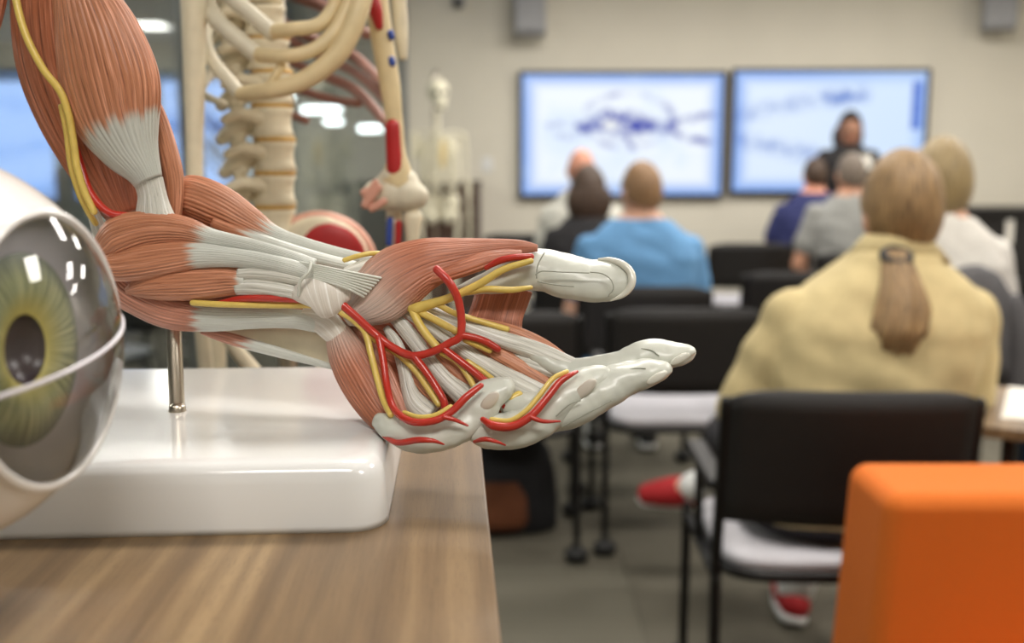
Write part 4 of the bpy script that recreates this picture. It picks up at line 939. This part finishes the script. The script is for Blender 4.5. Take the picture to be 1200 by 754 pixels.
    for (Hp, Kn, An, To) in legs:
        Hp, Kn, An = map(LZ, (Hp, Kn, An)); c.add(*tube([Hp, (Hp + Kn) / 2, Kn], [.092, .082, .066], 16)); c.add(*tube([Kn, Kn * .6 + An * .4, Kn * .12 + An * .88], [.066, .064, .05], 16))
    link('trousers', remesh(c.v, c.f, voxel, 4), CL[trousers], r)
    SM = {'black': M['black'], 'red': M['redshoe'], 'brown': M['brown_wood']}[shoe]
    for (Hp, Kn, An, To) in legs:
        An, To = LZ(An), LZ(To); d = (To - An); d.normalize(); upv = (LZ(Kn) - An).normalized(); lowv = d.cross(upv).cross(d).normalized()
        mobj('sock', *tube([An.lerp(To, .45), An, An + upv * .10], [.044, .050, .054], 14), M['white'], r)
        h_ = An - upv * .052 - d * .03; d = (To + d * .02 - h_).normalized(); lowv = d.cross(upv).cross(d).normalized()
        c = MB(); c.add(*tube([h_, h_ + d * .08, h_ + d * .16, h_ + d * .22], [.042, .045, .044, .032], 14)); c.add(*tube([An + upv * .01, An - upv * .04], [.044, .044], 12))
        so = link('shoe', remesh(c.v, c.f, .006, 3), SM, r)
        q = MB(); q.add(*tube([h_ - lowv * .034, h_ + d * .10 - lowv * .036, h_ + d * .23 - lowv * .026], [.040, .043, .03], 14)); ql = MB()
        for p in q.v:
            m_ = (p - h_).dot(lowv); p2 = p - lowv * (m_ + .036) + lowv * max(-.012, min(.012, m_ + .036)); ql.v.append(p2)
        ql.f = q.f; mobj('sole', ql.v, ql.f, M[sole], so)
    # face
    for s in (-1, 1):
        e = mobj('eye', *ellipsoid(H((s * .031, .083, .004)), (.013, .009, .008), 12, 8, RH), M['eyewhite'], r); mobj('pupil', *ellipsoid(H((s * .031, .0905, .004)), (.005, .003, .006), 10, 6, RH), M['eyedark'], e)
    mobj('mouth', *ellipsoid(H((0, .094, -.062)), (.024, .008, .007), 14, 8, RH), M['lips'], r)
    # hair shell
    if hair:
        lim = {'short': (60, 92, 122), 'long': (50, 84, 140), 'bob': (62, 118, 138), 'pulled': (60, 100, 132)}[hair]; grow = {'short': 1.055, 'long': 1.16, 'bob': 1.2, 'pulled': 1.11}[hair]
        v = []; fu = []; n, m = 72, 26
        for inner in (0, 1):
            for i in range(m):
                kk = i / (m - 1) if not inner else 1 - i / (m - 1)
                for j in range(n):
                    a = 2 * PI * j / n; fr_ = math.cos(a)        # a = 0 looks forward
                    w_ = (1 + fr_) / 2; mx = lim[0] * max(0, fr_) ** 1.2 + lim[2] * max(0, -fr_) ** .8 + lim[1] * (1 - abs(fr_)); mx = min(mx, lim[2])
                    if fr_ > 0: mx = lim[0] + (lim[1] - lim[0]) * (1 - fr_) ** (1.8 if hair == 'long' else .8)
                    else: mx = lim[1] + (lim[2] - lim[1]) * (-fr_) ** .7
                    mx += 3 * math.sin(a * 17 + 2)
                    th = math.radians(.5 + mx * kk); g = grow if not inner else .96
                    g += .018 * noise.noise((a * 4, th * 2, x)) * (not inner) + (0.006 * math.sin(a * 40 + 3 * th) if not inner else 0)
                    if hair == 'bob' and not inner: g += .10 * smooth(.35, .9, kk)
                    p = Vector((HR.x * g * math.sin(th) * math.sin(a), HR.y * g * math.sin(th) * fr_, HR.z * g * math.cos(th)))
                    if hair != 'short': p.z += .012 * (not inner)
                    v.append(H(p)); fu.append((a, th, 0))
        ho = mobj('hair', v, grid_faces(2 * m, n, False), hmat, r, True, {'fuv': fu})
        if hair == 'long':
            hl = hlow or .19
            v = []; fu = []; n, m = 48, 20
            for i in range(m):
                t = i / (m - 1); zz = .03 - hl * t; wx = .094 + .020 * math.sin(t * 3) - .03 * t * t; wy = .050 - .015 * t
                for j in range(n):
                    a = 2 * PI * j / n; g = 1 + .05 * math.sin(a * 13 + 4 * t)
                    v.append(H((wx * g * math.cos(a), -.062 - .012 * math.sin(PI * t) + wy * g * math.sin(a), zz))); fu.append((a, t, 0))
            mobj('long_hair', v, grid_faces(m, n), hmat, ho, True, {'fuv': fu})
    return r, H, hmat
M['redshoe'] = plain('red_shoe_fabric', srgb(172, 28, 34), .7, var=.08)
HM = {'blond': hair_mat('dark_blond_hair', srgb(72, 53, 33), srgb(178, 144, 98)), 'brown': hair_mat('dark_brown_hair', srgb(40, 28, 20), srgb(86, 62, 44)), 'ginger': hair_mat('short_sandy_hair', srgb(112, 82, 54), srgb(160, 124, 86)),
      'black': hair_mat('black_hair', srgb(16, 13, 13), srgb(40, 32, 30)), 'grey': hair_mat('grey_brown_hair', srgb(96, 84, 74), srgb(132, 118, 104)), 'ash': hair_mat('ash_blond_hair', srgb(112, 94, 62), srgb(182, 158, 112))}
# woman in yellow, ponytail, one foot on the floor, the other leg crossed to the left
wy_legs = [((.09, .0, .535), (.12, .42, .52), (.06, .46, .10), (.07, .60, .045)), ((-.09, .0, .545), (-.16, .38, .56), (-.15, .60, .36), (-.27, .67, .31))]
pw, H, hm = person('person in a pale yellow shirt with a long ponytail, seated with back to camera', .735, 2.18, 0, 1.275, 'fair', 'yellow', 'dark', 'pulled', HM['blond'], width=1.21, lean=(.20, .03), shoe='red', legs=wy_legs, voxel=.008, sleeve=.85, neck=1.075)
tie = H((-.045, -.102, -.088)); 
mobj('hair_tie', *tube([tie + Vector((math.cos(a) * .027, math.sin(a) * .016, math.sin(a) * .014)) for a in [2 * PI * i / 12 for i in range(13)]], .010, 8, 2), M['black'], pw)
v = []; fu = []; n, m = 60, 40
for i in range(m):
    t = i / (m - 1); c = tie + Vector((-.022 * t + .006 * math.sin(5 * t), .010 - .085 * math.sin(min(1, t * 1.5) * PI / 2) + .02 * t, .014 - .30 * t)); wx = .024 + .040 * math.sin(min(1, t * 1.6) * PI / 2) - .050 * max(0, t - .55) / .45 * 1.05; wy = wx * .62
    for j in range(n):
        a = 2 * PI * j / n; g = 1 + .07 * math.sin(a * 9 + 5 * t) + .05 * math.sin(a * 23 - 3 * t)
        v.append(c + Vector((wx * g * math.cos(a), wy * g * math.sin(a), .006 * math.sin(a * 7) * t))); fu.append((a, t * 3, 0))
mobj('ponytail', v, grid_faces(m, n), hm, pw, True, {'fuv': fu})
person('person with short sandy hair in a light blue shirt, seated with back to camera', .50, 4.0, 0, 1.295, 'fair', 'blue', 'jeans', 'short', HM['ginger'], width=1.22, lean=(.03, 0), yaw=.3)
person('person with dark shoulder-length hair in a black top, seated left of blue shirt', .37, 4.86, 0, 1.262, 'fair', 'blackc', 'dark', 'long', HM['brown'], width=.98, hlow=.16)
person('bald person in a pale shirt, seated in front of the left screen', .41, 5.76, 0, 1.41, 'rosy', 'pale', 'dark', None, None, width=1.1, lean=(-.02, 0))
person('person with close-cropped hair in a heather grey shirt, seated with back to camera', 1.90, 5.65, 0, 1.375, 'tan', 'grey', 'khaki', 'short', HM['grey'], width=1.12, lean=(.02, 0), arms=[((-.19, 0, .955), (-.27, .02, .70), (-.17, .10, .60), (-.10, .14, .58)), ((.19, 0, .955), (.25, .03, .70), (.17, .24, .62), (.13, .33, .60))])
person('person in a navy shirt, mostly hidden by the grey shirt', 2.02, 6.9, 0, 1.37, 'rosy', 'navy', 'jeans', 'short', HM['brown'], width=1.2, lean=(.10, 0))
person('person with ash blonde bobbed hair in a white top, seated behind the yellow shirt', 1.44, 3.35, 0, 1.345, 'fair', 'white', 'dark', 'bob', HM['ash'], width=1.1)
person('person in blue jeans at the right edge of the photo', 2.0, 3.0, .12, 1.29, 'fair', 'navy', 'jeans', 'short', HM['brown'], width=1.05)
st, H, hm = person('presenter with long dark hair in a black top, standing before the right screen', P(993, 200, 7.5).x, 7.5, PI - .15, 1.68, 'brown', 'blackc', 'dark', 'long', HM['black'], standing=True, width=.95,
       arms=[((.165, 0, .955), (.225, -.01, .70), (.14, .17, .66), (.06, .24, .70)), ((-.165, 0, .955), (-.225, 0, .70), (-.12, .16, .74), (-.06, .22, .80))])
# folded sheet in the presenter's hand
c = P(1014, 190, 7.22); nt = thing('note_card', 'small white card held up by the presenter', 'card', (c.x, 7.22, c.z - .05)); 
MB().box(-.045, .045, -.002, .002, 0, .10).obj('card', M['paper'], nt, False)

# ================================================================== orange lounge chair, side table, bag, console
q = on_z(1042, 585, .74); oc = thing('lounge_chair', 'bright orange upholstered lounge chair with a thick block backrest', 'lounge chair', (q.x, q.y, 0), 0.0)
def soft(name, x0, x1, y0, y1, z0, z1, bev, par, flare=0.0):
    b = MB().box(x0, x1, y0, y1, z0, z1)
    for p in b.v:
        if p.z < (z0 + z1) / 2: p.x += (-flare if p.x < (x0 + x1) / 2 else flare)
    return b.obj(name, M['orange'], par, True, bev, 5)
soft('backrest', 0, .78, 0, .20, .10, .745, .03, oc, .035)
soft('seat_cushion', .02, .76, -.60, -.003, .12, .42, .035, oc)
for x in (.05, .73):
    for y in (-.55, .15): MB().tube([(x, y, .012), (x, y, .13)], .016, 10).obj('leg', M['black_metal'], oc)
# small table at the right edge with paper
q = on_z(1166, 452, .73); tb = thing('side_table', 'wood-edged table corner at the right edge with papers on it', 'table', (q.x, q.y, 0), -.5)
MB().box(0, .7, -.45, 0.0, .705, .73).obj('tabletop', M['oak'], tb, False, .003)
for x in (.05, .65):
    for y in (-.40, -.05): MB().tube([(x, y, .012), (x, y, .70)], .014, 10).obj('leg', M['black_metal'], tb)
pp = thing('paper_sheet', 'white sheets of paper lying on the table corner at the right edge', 'paper', (q.x, q.y, .7301), -.5)
for i in range(3): o = MB().box(.03, .33, -.36, -.02, i * .0012, .001 + i * .0012).obj('sheet', M['paper'], pp, False); o.rotation_euler = (0, 0, .03 * i)
# bag on the floor
bq = on_z(608, 632, 0.0); bgp = thing('backpack', 'dark grey backpack on the floor under the chair behind the fingers', 'bag', (bq.x - .03, bq.y + .14, 0), .15)
v = []; secs = [(0, .15, .10), (.01, .165, .115), (.10, .17, .125), (.20, .16, .115), (.28, .14, .095), (.33, .10, .06), (.345, .05, .03)]
v, f = rings([(0, .02 * z / .3, z, a, b_) for z, a, b_ in secs], 36, 3.2); M['bagfab'] = fabric('dark_grey_nylon', srgb(38, 38, 42)); M['bagrust'] = fabric('rust_nylon', srgb(110, 62, 34))
mobj('main_compartment', v, f, M['bagfab'], bgp)
v, f = rings([(-.05, -.10, .03, .08, .045), (-.05, -.11, .06, .095, .06), (-.05, -.10, .14, .09, .055), (-.05, -.09, .19, .06, .03)], 28, 3.0); mobj('front_pocket', v, f, M['bagrust'], bgp)
MB().tube([(-.04, .03, .33), (-.03, .03, .39), (.03, .03, .39), (.04, .03, .33)], .010, 8).obj('carry_handle', M['bagfab'], bgp)
for s in (-1, 1): MB().tube([(s * .07, .10, .30), (s * .08, .17, .22), (s * .09, .15, .06)], .014, 8).obj('shoulder_strap', M['bagfab'], bgp)
# black console desk on the right
ca = P(1118, 244, 6.6); cs = thing('console_desk', 'long black console desk at the right in front of the back wall', 'desk', (ca.x, 6.6, 0))
MB().box(0, 2.0, 0, .6, ca.z - .04, ca.z).obj('desktop', M['black'], cs, False, .004)
MB().box(.04, .08, .04, .56, .0, ca.z - .04).obj('side_panel', M['black'], cs, False); MB().box(1.92, 1.96, .04, .56, 0, ca.z - .04).obj('side_panel', M['black'], cs, False)
MB().box(.08, 1.92, .05, .08, .2, ca.z - .04).obj('front_panel', M['black'], cs, False)
cp = P(1182, 286, 6.648); cu = thing('paper_notice', 'narrow white notice fixed to the front of the black console desk', 'notice', (cp.x, 6.6485, cp.z))
MB().box(-.025, .025, -.002, 0, 0, .16).obj('sheet', M['paper'], cu, False); MB().box(-.02, .02, -.004, -.002, .15, .158).obj('tape', M['white'], cu, False)
# chairs in the next room, seen under the arm through the glass
for i, (px, py) in enumerate(((100, 400), (168, 395), (196, 400))):
    q = on_z(px, 560 - i * 6, 0.0); dup(chair_a, (P(px, py, 4.4 + 1.1 * i).x, 4.4 + 1.1 * i, 0), 1.2 + .5 * i, ['black chair behind the glass nearest the eye model', 'black chair behind the glass between eye model and metal rod', 'black chair behind the glass just left of the metal rod'][i], 'black chairs in the next room')

# grey jacket hung over the blonde woman's chair
jk = thing('jacket', 'dark grey jacket hung over the chair back behind the white top', 'jacket', (1.41, 3.11, 0))
CL['jacket'] = fabric('dark_grey_knit', srgb(86, 84, 86))
v, f = rings([(0, -.06, .60, .15, .045), (0, -.065, .66, .16, .05), (0, -.06, .78, .16, .052), (0, -.05, .87, .14, .05), (0, -.03, .93, .10, .042), (0, -.02, .955, .05, .03)], 40, 2.6)
v = [Vector(p) + Vector((0, .006 * math.sin(p[0] * 60), .008 * math.sin(p[0] * 25))) for p in v]; mobj('jacket_back', v, f, CL['jacket'], jk)
for s_ in (-1, 1): MB().tube([(s_ * .13, -.07, .84), (s_ * .165, -.08, .70), (s_ * .16, -.075, .52)], [.04, .045, .035], 14).obj('sleeve', CL['jacket'], jk)
# bare tree outside the next room's windows
tr = thing('bare_tree', 'bare winter tree outside the windows behind the arm model', 'tree', (-4.1, 15.0, 0)); M['bark'] = plain('bluish_bark', srgb(70, 78, 100), .9)
MB().tube([(0, 0, 0), (.05, 0, .9), (0, .1, 1.6)], [.12, .10, .08], 10).obj('trunk', M['bark'], tr)
random.seed(3)
for i in range(16):
    a = random.uniform(0, 2 * PI); L = random.uniform(.8, 1.6); z0 = random.uniform(.9, 1.6); e = (L * math.cos(a), .5 * L * math.sin(a), z0 + random.uniform(.2, .9))
    br = MB().tube([(0, .05, z0), (e[0] * .5, e[1] * .5, (z0 + e[2]) / 2 + .1), e], [.035, .022, .008], 6).obj('branch', M['bark'], tr)
    for q in range(3):
        k = .4 + .2 * q; b0 = Vector((e[0] * k, e[1] * k, z0 + (e[2] - z0) * k + .05)); MB().tube([b0, b0 + Vector((random.uniform(-.3, .3), 0, random.uniform(.1, .5)))], [.012, .004], 5).obj('twig', M['bark'], br)
